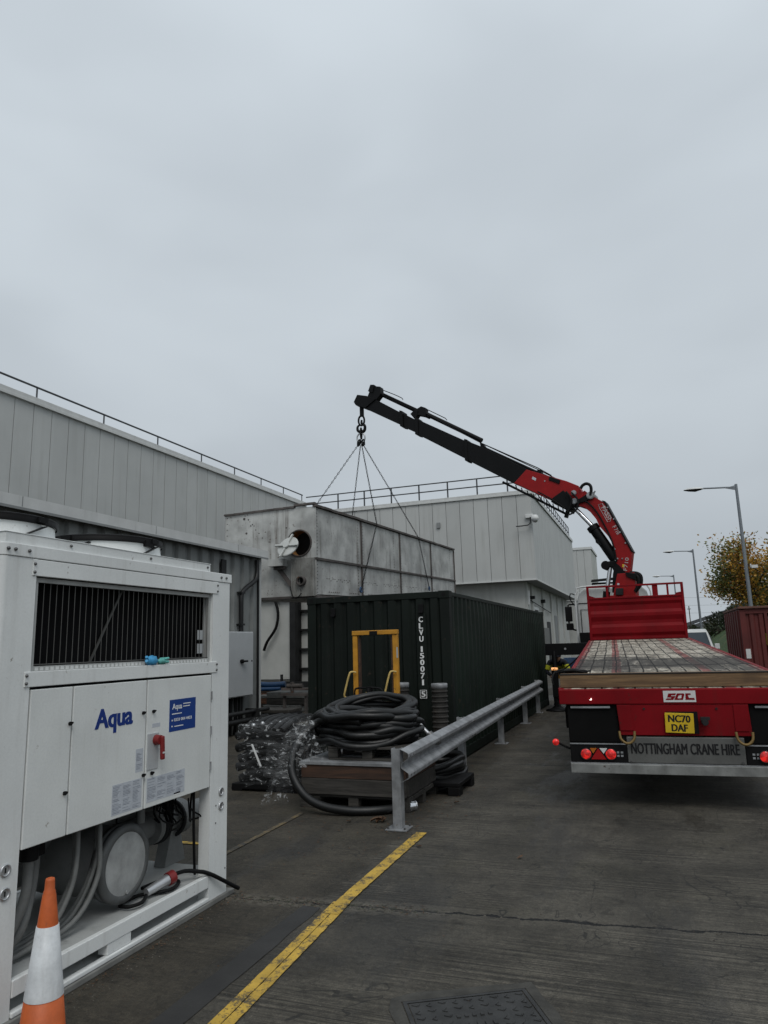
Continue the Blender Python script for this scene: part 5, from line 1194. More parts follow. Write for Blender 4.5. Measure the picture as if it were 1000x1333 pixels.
lb('added_mudflap', MB().box(-1.15, -.62, 2.62, 2.66, .22, 1.0), 'rubber'); lb('added_mudflap', MB().box(.62, 1.15, 2.62, 2.66, .22, 1.0), 'rubber'); lb('added_underbox', MB().box(-.5, .5, 1.0, 2.4, .45, .75), 'dark')  # flaps and box added to keep light out from below the deck
for k in range(10): lb('crossmember', MB().box(-1.15, 1.15, .6 + k*1.2, .72 + k*1.2, 1.10, 1.195), 'dark')
pit = math.tan(R(2.45))
for j, yy in enumerate((3.3, 4.6, 5.9)):
    zc_ = .50/math.cos(R(2.45)) - yy*pit
    for s_ in (-1, 1):
        wt = lb('wheel', MB().lathe([(.30, -.16), (.46, -.17), (.50, -.13), (.50, .13), (.46, .17), (.30, .16)], (s_*1.04, yy, zc_), 28, 'x'), 'rubber'); lb('rim', MB().lathe([(0, -.05), (.28, -.05), (.30, -.15), (.30, .15), (.28, .05), (0, .05)], (s_*1.04, yy, zc_), 20, 'x'), 'galv', wt)
    lb('axle', MB().cyl((-1, yy, zc_), (1, yy, zc_), .07, n=10), 'dark')
# under-run bumper, light board
lb('bumper', MB().box(-1.19, 1.19, -.10, 0, .355, .455), 'bumper_grey', bev=.006)
lb('light_board', MB().box(-1.185, -.585, -.07, .0, .462, .665), 'black', bev=.006); lb('light_board', MB().box(.575, 1.185, -.07, .0, .462, .665), 'black', bev=.006)
lb('board_edge', MB().box(-1.185, -.60, -.078, -.07, .655, .667).box(.59, 1.185, -.078, -.07, .655, .667).box(-1.19, 1.19, -.085, -.07, .456, .464), 'galv')
M['name_grey'] = mat('name_board_grey', (.105, .106, .10), .6, var=.2, streak=.3, streak_col=(.04, .04, .038))
npz = lb('name_board', MB().box(-.585, .57, -.075, -.02, .468, .735), 'name_grey', bev=.006)
M['sign_black'] = mat('sign_black', (.006, .006, .007), .5, bump=0)
text('lettering', 'NOTTINGHAM CRANE HIRE', 'sign_black', npz, (-.545, -.077, .565), (1, 0, 0), (0, 0, 1), 1.06, .11, world=False, fat=.0032, bold=.0, depth=.003)
lb('bolt', MB().cyl((.535, -.09, .485), (.535, -.075, .485), .013, n=8).cyl((-.555, -.09, .485), (-.555, -.075, .485), .01, n=8), 'bolt', npz)
for s_ in (-1, 1):
    cx_ = s_*.885
    for k, x in enumerate((-.135, .125)):
        g = MB(); g.cyl((cx_ + x, -.09, .555), (cx_ + x, -.07, .555), .062, n=20); lb('light_surround', g, 'dark')
        lb('tail_light', MB().lathe([(0, -.108), (.03, -.104), (.054, -.09)], (cx_ + x, 0, .555), 20, 'y'), 'redlamp')
    lb('triangle_reflector', MB().prism([(cx_ - .085, -.08, .50), (cx_ + .075, -.08, .50), (cx_ - .005, -.08, .615)], (0, 1, 0), .02), 'redlens')
    lb('indicator', MB().prism([(cx_ - .09, -.08, .615), (cx_ - .02, -.08, .615), (cx_ - .06, -.08, .56)], (0, 1, 0), .018), 'amberlens'); lb('reversing_light', MB().prism([(cx_ + .01, -.08, .615), (cx_ + .09, -.08, .615), (cx_ + .05, -.08, .56)], (0, 1, 0), .018), 'white')
    g = MB()
    xq = s_*.665
    for a in (-.02, .02):
        for b in (-.018, .018): g.box(xq + a - .012, xq + a + .012, -.074, -.0705, .555 + b - .01, .555 + b + .01)
    lb('warning_mark', g, 'galv')
    # outline marker lamp on rubber arm
    g = MB(); g.tube([(s_*1.17, -.05, .60), (s_*1.24, -.06, .625), (s_*1.31, -.06, .665)], .012, 8, sub=2); lb('marker_arm', g, 'rubber'); g = MB(); g.lathe([(0, .0), (.034, .0), (.036, .025), (.016, .045), (0, .045)], (s_*1.335, -.10, .675), 14, 'y'); lb('marker_lamp', g, 'redlamp')
    g = MB(); g.tube([(s_*.575 - .075 - .003, -.10, .80), (s_*.575 - .07, -.12, .73), (s_*.575 - .035, -.13, .69), (s_*.575, -.135, .68), (s_*.575 + .035, -.13, .69), (s_*.575 + .07, -.12, .73), (s_*.575 + .078, -.10, .80)], .014, 8, sub=3); lb('rope_hook', g, 'hook_brass')
lb('marker_light', MB().prism([(-.94, -.068, 1.125), (-.915, -.068, 1.125), (-.917, -.068, 1.148)], (0, 1, 0), .014), 'marker')
# number plate, maker's plate
pl = lb('number_plate', MB().obox((-.037, -.075, .885), (.285, .012, .205), (V((1, 0, -.03)).normalized(), V((0, 1, 0)), V((.03, 0, 1)).normalized())), 'plateY', bev=.003)
lb('plate_holder', MB().box(-.16, .15, -.066, -.052, .775, 1.0), 'black')
text('lettering', 'NC70', 'sign_black', pl, (-.145, -.082, .897), (1, 0, -.03), (.03, 0, 1), .215, .073, world=False, bold=.005, fat=.0035, depth=.002)
text('lettering', 'DAF', 'sign_black', pl, (-.118, -.082, .802), (1, 0, -.03), (.03, 0, 1), .155, .073, world=False, fat=.0035, bold=.005, depth=.002)
mp_ = lb('maker_plate', MB().box(-.172, .15, -.066, -.0605, 1.100, 1.218), 'white')
def blk(pts): return [(-.172 + .322*a/100, -.0675, 1.10 + .118*b/60) for a, b in pts]
g = MB()
for pts in ([(16, 46), (40, 46), (38, 37), (25, 37), (24, 32), (38, 32), (30, 12), (6, 12), (10, 20), (23, 20), (25, 25), (12, 25)], [(43, 46), (51, 46), (41, 12), (33, 12)], [(43, 46), (64, 46), (66, 40), (60, 12), (54, 12), (58, 38), (52, 38), (50, 34)], [(36, 20), (60, 20), (60, 12), (34, 12)], [(69, 46), (85, 46), (85, 38), (76, 38), (79, 22), (95, 22), (96, 12), (68, 12)]):
    g.prism(blk(pts), (0, 1, 0), .002 + .0003*len(g.f)/50)
lb('lettering', g, 'red', mp_)
# headboard
y0 = LN - .08
g = MB(); zs = [1.24, 1.34, 1.42, 1.58, 1.66, 1.74, 1.86, 1.94, 2.02, 2.16, 2.24, 2.34]; vs = []
offs = [0, 0, .04, .04, 0, 0, .04, .04, 0, 0, .04, .04]
for k, z in enumerate(zs): vs += [(-1.17, y0 - .0 - offs[k], z), (1.17, y0 - offs[k], z)]
g.add(vs, [(2*i, 2*i + 1, 2*i + 3, 2*i + 2) for i in range(len(zs) - 1)]); hb = lb('headboard', g, 'red')
g = MB(); g.box(-1.235, -1.17, y0 - .05, y0 + .03, 1.24, 2.70); g.box(1.17, 1.235, y0 - .05, y0 + .03, 1.24, 2.70); g.box(-1.17, 1.17, y0 - .06, y0 + .02, 2.34, 2.385); g.box(-1.17, 1.17, y0 - .05, y0 + .03, 2.652, 2.70); g.box(-1.17, 1.17, y0 - .06, y0 + .02, 1.242, 1.30)
lb('headboard_frame', g, 'red', bev=.006)
for a, b in ((-.72, -.66), (.46, .60), (.82, .87)): lb('frame_upright', MB().box(a, b, y0 - .03, y0, 2.386, 2.651), 'red')
g = MB(); g.prism([(-1.17, y0 - .02, 2.385), (-1.0, y0 - .02, 2.385), (-1.17, y0 - .02, 2.45)], (0, 1, 0), .02); g.prism([(1.17, y0 - .02, 2.385), (1.03, y0 - .02, 2.385), (1.04, y0 - .02, 2.43), (1.17, y0 - .02, 2.45)], (0, 1, 0), .02); lb('gusset', g, 'red')
bk = thing('timber_baulk', 'long squared timber lying across the rear end of the trailer deck', 'timber', (.214, 8.55, 1.24), (0, 0, R(2.8)))
part('timber', MB().box(-1.255, 1.27, -.02, .16, .006, .158), 'baulk', bk, world=False, bev=.006); part('end_strap', MB().box(-1.257, 1.272, -.026, -.021, .146, .160), 'dark', bk, world=False)
sb = thing('strap_bundle', 'dark tangle of ratchet straps on the left rear corner of the trailer', 'straps', (-.9, 8.9, 1.4))
g = clothlump((-.93, 8.80, 1.42), .11, .08, .03, 12); clothlump((-.82, 8.78, 1.412), .08, .07, .022, 17, g); clothlump((-1.02, 8.82, 1.40), .06, .06, .03, 23, g)
g.tube([(-1.1, 8.7, 1.40), (-1.0, 8.62, 1.425), (-.9, 8.66, 1.43), (-.8, 8.64, 1.415), (-.72, 8.72, 1.42)], .010, 6); g.tube([(-1.02, 8.75, 1.44), (-1.10, 8.6, 1.42), (-1.13, 8.52, 1.35), (-1.12, 8.5, 1.28)], .010, 6); part('straps', g, 'black', sb)

# ------------------------------------------------------------------ crane truck in front of the trailer
en = V((.124, .9923, 0)); ec_ = V((-.9923, .124, 0))
ct = thing('crane_truck', 'white crane truck ahead of the trailer with red knuckle boom raised over the container', 'crane truck', (-.9, 23, 0), (0, 0, R(6)))
def quad(px, th, nm, m, off=0., bev=.01, **k): return part(nm, MB().prism([cp(x, y, off) for x, y in px], en, th), m, ct, bev=bev, **k)
quad([(806, 748), (828, 746), (830, 776), (801, 776)], .62, 'column', 'crane_red')
quad([(797, 776), (834, 776), (834, 800), (797, 800)], .8, 'slewing_base', 'crane_red')
mb_ = quad([(763, 640), (771, 646), (784.6, 653.4), (789, 655), (824.5, 719.5), (821.6, 746), (813, 746), (804, 734), (802.5, 715), (793.6, 699), (782, 686), (778, 677), (770.6, 668), (763, 662), (754, 659), (746, 656), (752, 648)], .40, 'main_boom', 'crane_red')
quad([(785, 652.6), (790, 654), (825.8, 719), (824, 719.9), (788, 655.2)], .46, 'boom_edge', 'crane_black')
quad([(803, 733), (808, 736), (818, 747), (806, 760), (803, 772), (799, 772), (800, 748)], .5, 'column_guard', 'crane_black', off=.05)
quad([(740, 628), (755, 634), (762, 646), (760, 655), (748, 656), (735, 661), (726, 655), (672, 630.5), (688, 613)], .44, 'outer_boom', 'crane_red')
quad([(736, 640), (750, 655), (745, 668), (738, 664), (720, 655), (722, 650)], .50, 'boom_black_plate', 'crane_black', off=.0)  # black plate across the lower end of the outer boom
# telescopic sections
quad([(691, 613.5), (627, 582), (609, 575), (607, 598), (672, 630.8)], .36, 'extension_boom', 'crane_black')
quad([(612, 577), (544, 546.5), (543, 565), (608, 598)], .32, 'extension_boom', 'crane_black')
quad([(546, 549), (524, 538), (524, 555), (544, 564)], .28, 'extension_boom', 'crane_black')
quad([(528, 540.5), (489, 520), (476, 519), (474, 531), (526, 555)], .24, 'extension_boom', 'crane_black')
for a, b, c_, d_ in ((523, 536, 526, 556.5), (543, 545, 545.5, 567), (607, 573, 610, 601)):
    quad([(a, b), (a + 4, b + 1), (c_ + 2, d_ + 1), (c_ - 2, d_)], .40, 'section_collar', 'crane_black')
quad([(463.5, 525), (468, 515.5), (480, 517), (492, 521), (478, 533), (470, 530), (466, 529)], .34, 'boom_tip', 'crane_black')
quad([(480, 519), (486, 504), (497, 504.5), (498, 514), (492, 522)], .26, 'tip_bracket', 'crane_black'); quad([(482, 511), (485, 502.5), (490, 502.5), (488, 513)], .34, 'tip_bracket', 'crane_black')
def ctube(px, r_, nm, m, off=0., sub=4, n=10): return part(nm, MB().tube([cp(x, y, off) for x, y in px], r_, n, sub=sub), m, ct)
ctube([(492, 511), (560, 543)], .075, 'extension_cylinder', 'crane_black', sub=1); ctube([(549, 536), (627.5, 573.5)], .075, 'extension_cylinder', 'crane_black', sub=1); ctube([(627, 582), (738, 633)], .055, 'extension_cylinder', 'crane_black', sub=1)
ctube([(499, 508), (512, 513), (523, 518), (524.5, 520.5)], .014, 'hydraulic_pipe', 'crane_black', sub=2, n=6); ctube([(552, 531), (580, 544.5), (582, 547)], .014, 'hydraulic_pipe', 'crane_black', sub=1, n=6)
ctube([(500, 513), (549, 535), (600, 563), (627, 577), (700, 611), (738, 630)], .014, 'hydraulic_pipe', 'crane_black', off=-.1, sub=1, n=6); ctube([(627, 577), (700, 609), (718, 619)], .016, 'hydraulic_pipe', 'crane_black', off=-.14, sub=1, n=6)
for px in ([(545, 533), (550, 530), (556, 532), (556, 543), (545, 541)], [(536, 540), (542, 534), (548, 537), (542, 547)], [(626, 577), (630, 578), (633, 583), (628, 586)], [(700, 613), (706, 612), (706, 620), (700, 620)]): quad(px, .24, 'cylinder_bracket', 'crane_black')
quad([(718, 622), (732, 627), (731, 632), (717, 627)], .5, 'valve_block', 'crane_black', off=-.0)
# hose guide under the outer boom
g = MB(); q0, q1 = (654.6, 627.5), (738, 669.5)
g.beam(cp(*q0), cp(*q1), .06, .07); g.beam(cp(700, 642), cp(739, 659), .05, .05)
for t in (.22, .31, .40, .50, .60, .70, .80, .88, .95):
    x = q0[0] + (q1[0] - q0[0])*t; y = q0[1] + (q1[1] - q0[1])*t; g.beam(cp(x, y), cp(x - 1.5, y - (5.5 if t < .9 else 8)), .03, .03)
g.beam(cp(737, 674), cp(741, 660), .12, .10); part('hose_guide', g, 'crane_black', ct)
# joints and pins
for (x, y), r_ in (((749.8, 643.6), .075), ((750.4, 654.5), .09), ((771.2, 647), .11)):
    a = cp(x, y); g = MB(); g.cyl(a - en*.30, a + en*.30, r_, n=18); g.cyl(a - en*.32, a - en*.30, r_*.8, n=18); part('pin', g, 'galv', ct)
quad([(744, 652), (757, 651), (771, 642), (776, 648), (770, 652.5), (757, 657), (748, 660)], .52, 'link_arm', 'crane_black')
ctube([(756, 636), (758.5, 632), (763.6, 629.6), (768.5, 632), (769.8, 638), (768.7, 645)], .045, 'hydraulic_hose', 'black', off=-.3); ctube([(767, 643), (773, 641), (775, 639), (773, 643)], .02, 'hose_fitting', 'galv', off=-.3)
# lift cylinders
a, b, c, d = cp(748, 661, -.02), cp(773, 686.5, -.02), cp(771, 685, -.02), cp(801, 728, -.02)
part('cylinder_rod', MB().cyl(a, b, .065, n=14), 'chrome', ct); part('lift_cylinder', MB().cyl(c, d, .15, n=18).cyl(c, c + (d - c)*.12, .175, n=18), 'crane_black', ct)
quad([(776, 702), (781, 703), (785, 709), (783, 712), (777, 707)], .3, 'valve_block', 'crane_black'); ctube([(783, 709), (790, 717), (796, 726)], .018, 'hydraulic_pipe', 'galv', off=-.1, sub=1); ctube([(781, 710), (788, 718), (795, 728)], .018, 'hydraulic_pipe', 'crane_black', off=-.12, sub=1)
a = cp(789, 736); b = cp(806, 734); part('cylinder_yoke', MB().beam(a, b, .34, .18).cyl(cp(790, 736.5) - en*.2, cp(790, 736.5) + en*.2, .13, n=14), 'crane_black', ct, bev=.02)
part('support_cylinder', MB().cyl(cp(794.5, 739, -.1), cp(790, 772, -.1), .058, n=16), 'chrome', ct); part('cylinder_foot', MB().cyl(cp(790, 770, -.1), cp(789, 782, -.1), .10, n=14), 'crane_black', ct)
ctube([(799, 738), (802, 744), (806, 750), (812, 752)], .05, 'hydraulic_hose', 'black', off=-.15)
ctube([(821, 746), (829, 746.5), (834, 750), (834.5, 759), (831, 765), (826, 771)], .055, 'hydraulic_hose', 'black', off=-.2); ctube([(819, 747), (827, 748.5), (831, 753), (831, 762), (827, 770)], .045, 'hydraulic_hose', 'black', off=-.3)
quad([(816, 746), (831, 748), (829, 756), (818, 752)], .5, 'valve_block', 'crane_black', off=-.1)
quad([(803, 766), (812, 766), (812, 775), (803, 775)], .3, 'control_box', 'dark', off=-.3)
# more hydraulic lines and small plates
ctube([(737, 640), (744, 650), (742, 661), (739, 667)], .03, 'hydraulic_hose', 'black', off=-.35); ctube([(744, 641), (752, 650), (752, 660), (747, 667), (741, 670)], .025, 'hydraulic_hose', 'black', off=-.38)
ctube([(757, 652), (765, 654), (775, 664), (784, 678), (795, 700), (800, 716), (803, 732)], .022, 'hydraulic_hose', 'black', off=-.24); ctube([(700, 640), (715, 648), (728, 656), (736, 662)], .02, 'hydraulic_hose', 'black', off=-.3)
quad([(696, 622), (701, 624.5), (700, 628), (695, 625.5)], .45, 'warning_plate', 'label'); quad([(812, 735), (815, 736), (814.5, 740), (811.5, 739)], .41, 'warning_plate', 'plateY'); quad([(806, 760), (809, 760), (809, 764), (806, 764)], .63, 'warning_plate', 'label')
for x, y in ((793, 662), (801, 677), (809, 694), (816, 708), (712, 628), (724, 650), (806, 728), (812, 728)):
    a = cp(x, y); part('bolt_head', MB().cyl(a - en*.235, a + en*.235, .022, n=8), 'galv', ct)
# boom lettering
M['worn_white'] = mat('worn_white_lettering', (.42, .36, .36), .6, var=.3, vs=8)
def clett(s, p0, p1, h_, m='worn_white', off=-.207, bold=.02, wscale=1.):
    a, b = cp(*p0), cp(*p1); r_ = (b - a).normalized(); up = r_.cross(en)
    return text('lettering', s, m, ct, a - en*.203, r_, up, (b - a).length, h_, bold=bold, depth=.006)
clett('FASSI', (784.3, 662.5), (793.3, 678.3), .13)
lz = [cp(x, y) - en*.205 for x, y in ((781, 658.5), (786, 657), (797, 675), (796.5, 680), (793, 681), (783, 664))]
part('logo_outline', MB().tube(lz, .010, 6, True, sub=1), 'worn_white', ct)
clett('F 710', (798.5, 687.5), (805, 697.5), .12); clett('F710', (818, 744), (820.5, 727), .10, bold=.01)
# tractor chassis, cab
def cb_(x0, x1, y0, y1, z0, z1): return MB().box(x0, x1, y0, y1, z0, z1)
cabc = (at(748, 800, 24.2).x + at(852, 800, 24.2).x)/2 + .9
def cl(name, g, m, **k): return part(name, g, m, ct, world=False, **k)
# local frame: origin (-.9,23,0), yaw 6 deg; cab centre on the local axis
CX = -.05
prof_ = [(1.15, 1.25), (1.15, 2.95), (1.06, 3.3), (.9, 3.46), (-.9, 3.46), (-1.06, 3.3), (-1.15, 2.95), (-1.15, 1.25)]
g = MB(); ys_ = (1.35, 1.6, 3.0, 3.35, 3.5); sc2 = (.99, 1, 1, .99, .97); vs = []
for y, k in zip(ys_, sc2):
    for a, z in prof_: vs.append((CX + a*k, y, 1.25 + (z - 1.25)*(k if y < 3.3 else k*.985)))
n = len(prof_); g.add(vs, [(i*n + k, i*n + (k + 1) % n, (i + 1)*n + (k + 1) % n, (i + 1)*n + k) for i in range(len(ys_) - 1) for k in range(n)] + [tuple(range(n)), tuple(range(4*n, 5*n))[::-1]])
cl('cab', g, 'cab', bev=.03)
g = MB()
for x0, x1, z0, z1 in ((-1.05, -.75, 1.9, 2.75), (-.65, .65, 1.9, 3.1), (.75, 1.05, 1.9, 2.75)): g.tube([(CX + x0, 1.33, z0), (CX + x1, 1.33, z0), (CX + x1, 1.33, z1), (CX + x0, 1.33, z1)], .012, 6, True, sub=1)
g.tube([(CX - 1.12, 1.34, 2.95), (CX + 1.12, 1.34, 2.95)], .014, 6, sub=1); cl('cab_seams', g, 'dark')
g = MB(); g.tube([(CX - 1.2, 1.2, 1.3), (CX - 1.2, 1.2, 3.0), (CX - 1.13, 1.2, 3.32), (CX - .95, 1.2, 3.48), (CX + .8, 1.2, 3.50), (CX + 1.08, 1.2, 3.4), (CX + 1.16, 1.2, 3.0), (CX + 1.16, 1.2, 1.4)], .03, 8, sub=3); cl('roof_rail', g, 'white')
cl('air_deflector', cb_(CX - .6, CX + .1, 2.0, 2.6, 3.58, 3.66).prism([(CX - .62, 2.0, 3.70), (CX + .2, 2.0, 3.74), (CX + .2, 2.0, 3.79), (CX - .62, 2.0, 3.74)], (0, 1, 0), .6).box(CX - .4, CX - .3, 2.1, 2.2, 3.46, 3.6), 'dark')
cl('fuel_tank', cb_(CX - 1.18, CX - .6, -1.2, .6, .55, 1.15), 'dark', bev=.05); cl('dark_locker', cb_(CX - 1.15, CX + 1.1, .7, 1.3, .7, 2.0), 'black', bev=.02)
for x in (-.4, .4): cl('chassis_rail', cb_(CX + x - .05, CX + x + .05, -2.6, 3.2, .75, 1.05), 'dark')
for y in (-1.6, -.3, 2.6):
    for s_ in (-1, 1):
        cl('wheel', MB().lathe([(.30, -.15), (.46, -.16), (.5, -.12), (.5, .12), (.46, .16), (.30, .15)], (CX + s_*1.0, y, .5), 24, 'x'), 'rubber'); cl('rim', MB().lathe([(0, -.05), (.28, -.05), (.3, -.14), (.3, .14), (.28, .05), (0, .05)], (CX + s_*1.0, y, .5), 16, 'x'), 'galv')
cl('windscreen', cb_(CX - .95, CX + .95, 3.49, 3.52, 2.1, 3.0), 'glass')
# mirrors on the left
g = MB(); g.tube([(CX - 1.15, 3.2, 3.0), (CX - 1.4, 3.3, 3.02), (CX - 1.45, 3.3, 2.9), (CX - 1.45, 3.3, 2.3), (CX - 1.35, 3.25, 2.15), (CX - 1.15, 3.2, 2.1)], .03, 6, sub=2); cl('mirror_arm', g, 'black')
cl('mirror', cb_(CX - 1.56, CX - 1.32, 3.2, 3.32, 2.42, 2.95), 'black', bev=.03); cl('mirror', MB().box(CX - 1.55, CX - 1.30, 3.2, 3.3, 2.12, 2.36), 'black', bev=.03)
g = MB(); g.tube([(CX - 1.2, 1.6, 3.25), (CX - 1.34, 1.6, 3.3), (CX - 1.36, 1.6, 3.1), (CX - 1.22, 1.6, 2.9)], .02, 6, sub=2); cl('grab_rail', g, 'dark')
# outrigger
part('outrigger_beam', MB().box(-2.66, .9, 19.1, 19.42, 1.40, 1.70), 'crane_black', ct, bev=.01)
part('beam_bolt', MB().cyl((-2.15, 19.08, 1.56), (-2.15, 19.1, 1.56), .03, n=10), 'galv', ct)
part('outrigger_leg', MB().box(-2.53, -2.37, 19.0, 19.09, .35, 1.02).cyl((-2.45, 19.15, .1), (-2.45, 19.15, 1.5), .06, n=12).box(-2.49, -2.41, 19.04, 19.16, .08, .4), 'crane_black', ct, bev=.006)
part('outrigger_foot', MB().lathe([(.0, .0), (.30, .0), (.30, .03), (.16, .07), (.08, .13), (.07, .22), (0, .22)], (-2.45, 19.15, 0), 20), 'crane_black', ct)
part('leg_lamp', MB().cyl((-2.52, 18.98, 1.06), (-2.36, 18.98, 1.06), .035, n=10), 'beacon', ct)
g = MB(); g.tube([(-2.36, 19.0, 1.0), (-2.25, 19.0, .85), (-2.3, 19.0, .6), (-2.36, 19.0, .45)], .02, 6); g.tube([(-2.36, 19.0, .9), (-2.2, 19.0, 1.05), (-2.0, 19.05, 1.2), (-1.8, 19.1, 1.38)], .02, 6); part('hydraulic_hose', g, 'black', ct)

# ------------------------------------------------------------------ crane operator
px_, py_ = -2.52, 20.45
pe = thing('person', 'person in dark workwear and yellow hi-vis vest bending over beyond the outrigger leg', 'person', (px_, py_, 0))
def skin_mesh(name, pts, edges, radii, m, sub=2, par=pe, label=None):
    me = bpy.data.meshes.new(name); o0 = par.location
    me.from_pydata([tuple(V(p)) for p in pts], edges, []); me.update()
    o = bpy.data.objects.new(name, me); COL.objects.link(o); o.parent = par
    md = o.modifiers.new('skin', 'SKIN'); sv = me.skin_vertices[0].data
    for i, r_ in enumerate(radii): sv[i].radius = (r_ if isinstance(r_, tuple) else (r_, r_)); sv[i].use_root = (i == 0)
    md.use_smooth_shade = True
    s2 = o.modifiers.new('sub', 'SUBSURF'); s2.levels = sub; s2.render_levels = sub
    me.materials.append(M[m]); return o
J = [(0, 0, .93), (.0, -.12, 1.05), (.02, -.28, 1.16), (.03, -.41, 1.24), (.04, -.48, 1.26), (.05, -.54, 1.29), (.05, -.60, 1.33),
     (-.19, -.38, 1.20), (-.27, -.42, .94), (-.12, -.60, .84), (.23, -.36, 1.20), (.32, -.42, .95), (.18, -.60, .86),
     (-.11, 0, .86), (-.13, -.08, .48), (-.14, .03, .09), (-.15, -.13, .05), (.11, 0, .86), (.14, -.10, .49), (.16, .0, .09), (.18, -.16, .05)]
Ed = [(0, 1), (1, 2), (2, 3), (3, 4), (4, 5), (5, 6), (3, 7), (7, 8), (8, 9), (3, 10), (10, 11), (11, 12), (0, 13), (13, 14), (14, 15), (15, 16), (0, 17), (17, 18), (18, 19), (19, 20)]
Rr = [(.16, .12), (.15, .11), (.18, .12), (.15, .10), .055, .085, .10, .075, .055, .04, .075, .055, .04, .10, .07, .05, .045, .10, .07, .05, .045]
skin_mesh('body', J, Ed, Rr, 'navy')
skin_mesh('hi_vis_vest', [(0, -.06, 1.00), (.01, -.16, 1.08), (.02, -.28, 1.16), (.03, -.39, 1.23)], [(0, 1), (1, 2), (2, 3)], [(.185, .15), (.19, .155), (.225, .165), (.19, .14)], 'hivis')
for a_q, b_q in (((-.215, -.395, 1.11), (-.25, -.41, 1.0)), ((.255, -.375, 1.11), (.30, -.41, 1.0))): part('sleeve_band', MB().cyl(a_q, b_q, .078, .07, n=12), 'hivis', pe, world=False)
for s_, p in ((-1, (-.12, -.60, .84)), (1, (.18, -.60, .86))):
    P_ = [p, (p[0] + s_*-.01, p[1] - .05, p[2] - .005), (p[0], p[1] - .08, p[2] - .01)]; ed = [(0, 1), (1, 2)]; rr = [.03, .036, .03]
    for k in range(4): i0 = len(P_); P_ += [(p[0] + (k - 1.5)*.02, p[1] - .12, p[2] - .01), (p[0] + (k - 1.5)*.018, p[1] - .15 + .008*abs(k - 1), p[2] - .04)]; ed += [(2, i0), (i0, i0 + 1)]; rr += [.010, .009]
    i0 = len(P_); P_ += [(p[0] - s_*.045, p[1] - .07, p[2] + .01), (p[0] - s_*.05, p[1] - .11, p[2] + .0)]; ed += [(1, i0), (i0, i0 + 1)]; rr += [.012, .010]
    skin_mesh('hand', P_, ed, rr, 'skin', 1)
HO = V((0, -.38, -.33)); hd = MB(); hd.sphere((.055, -.235, 1.655), .105, 16, sc_=(.78, .95, 1.12)); hd.obox((.055, -.345, 1.645), (.022, .04, .04)); hd.sphere((.055 - .085, -.235, 1.65), .025, 8, sc_=(.4, 1, 1.3)); hd.sphere((.055 + .085, -.235, 1.65), .025, 8, sc_=(.4, 1, 1.3)); hd.v = [q + HO for q in hd.v]; part('face', hd, 'skin', pe, world=False)
ey_ = MB().sphere((.02, -.328, 1.67), .012, 8).sphere((.09, -.328, 1.67), .012, 8).box(.03, .08, -.336, -.330, 1.603, 1.611); ey_.v = [q + HO for q in ey_.v]; part('eyes', ey_, 'navy', pe, world=False)
cp_ = (MB().lathe([(.095, 1.67), (.112, 1.69), (.108, 1.74), (.07, 1.785), (0, 1.80)], (.055, -.23, 0), 20).prism([(-.03, -.32, 1.69), (.14, -.32, 1.69), (.12, -.40, 1.68), (-.01, -.40, 1.68)], (0, 0, 1), .012)); cp_.v = [q + HO for q in cp_.v]; part('cap', cp_, 'navy', pe, world=False)
part('remote_control', MB().box(-.10, .16, -.80, -.68, .78, .87).cyl((-.04, -.74, .87), (-.04, -.74, .92), .01, n=6).cyl((.08, -.74, .87), (.08, -.74, .92), .01, n=6), 'yellowp', pe, world=False, bev=.01)
p = at(744, 860, 27); solo('blue_drum', MB().lathe([(0, 0), (.27, 0), (.28, .3), (.265, .32), (.28, .34), (.28, .65), (.265, .67), (.28, .69), (.27, 1.15), (0, 1.15)], (p.x, 27, 0), 20), 'bluet', 'blue drum standing beyond the outrigger beam near the factory wall', 'drum', (p.x, 27, 0))

# ------------------------------------------------------------------ red container (right)
rc = thing('red_container', 'rusty dark red container with its doorway open at the right edge of the yard', 'container', (3.6, 24.7, 0))
RX0, RX1, RY0, RY1, RZ = 2.36, 4.80, 22.5, 27.1, 2.57
part('side_wall', MB().corr((RX0 + .03, RY1 - .15), (RX0 + .03, RY0 + .15), .15, RZ - .1, (-1, 0), .62, .07, .3, .14), 'redcont', rc)
part('corner_post', MB().box(RX0, RX0 + .15, RY0, RY0 + .15, 0, RZ - .08), 'redcont', rc, bev=.01); part('corner_post', MB().box(RX0, RX0 + .15, RY1 - .15, RY1, 0, RZ - .08), 'redcont', rc, bev=.01); part('corner_post', MB().box(RX1 - .15, RX1, RY0, RY0 + .15, 0, RZ - .08), 'redcont', rc, bev=.01)
part('roof', MB().box(RX0 - .03, RX1 + .03, RY0 - .06, RY1 + .02, RZ - .06, RZ), 'redroof', rc, bev=.008)
part('top_rail', MB().box(RX0 + .15, RX1 - .15, RY0 + .01, RY0 + .10, RZ - .2, RZ - .061).box(RX0 + .005, RX0 + .06, RY0 + .16, RY1 - .16, RZ - .16, RZ - .061), 'redcont', rc)
part('front_panel', MB().corr((RX0 + .15, RY0 + .07), (RX0 + .62, RY0 + .07), .1, RZ - .2, (0, -1), .23, .04, .3, .15), 'redcont', rc)
part('front_edge', MB().box(RX0 + .62, RX0 + .70, RY0 + .0, RY0 + .12, 0, RZ - .2), 'redcont', rc)
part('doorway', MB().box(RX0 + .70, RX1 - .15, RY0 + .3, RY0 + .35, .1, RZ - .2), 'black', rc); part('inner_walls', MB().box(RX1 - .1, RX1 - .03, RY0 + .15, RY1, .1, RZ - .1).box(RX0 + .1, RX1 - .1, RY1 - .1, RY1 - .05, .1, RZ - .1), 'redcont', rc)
g = MB()
for x in (.78, .90, 1.02): g.cyl((RX0 + x, RY0 + .12, .1), (RX0 + x, RY0 + .12, RZ - .28), .028, n=8)
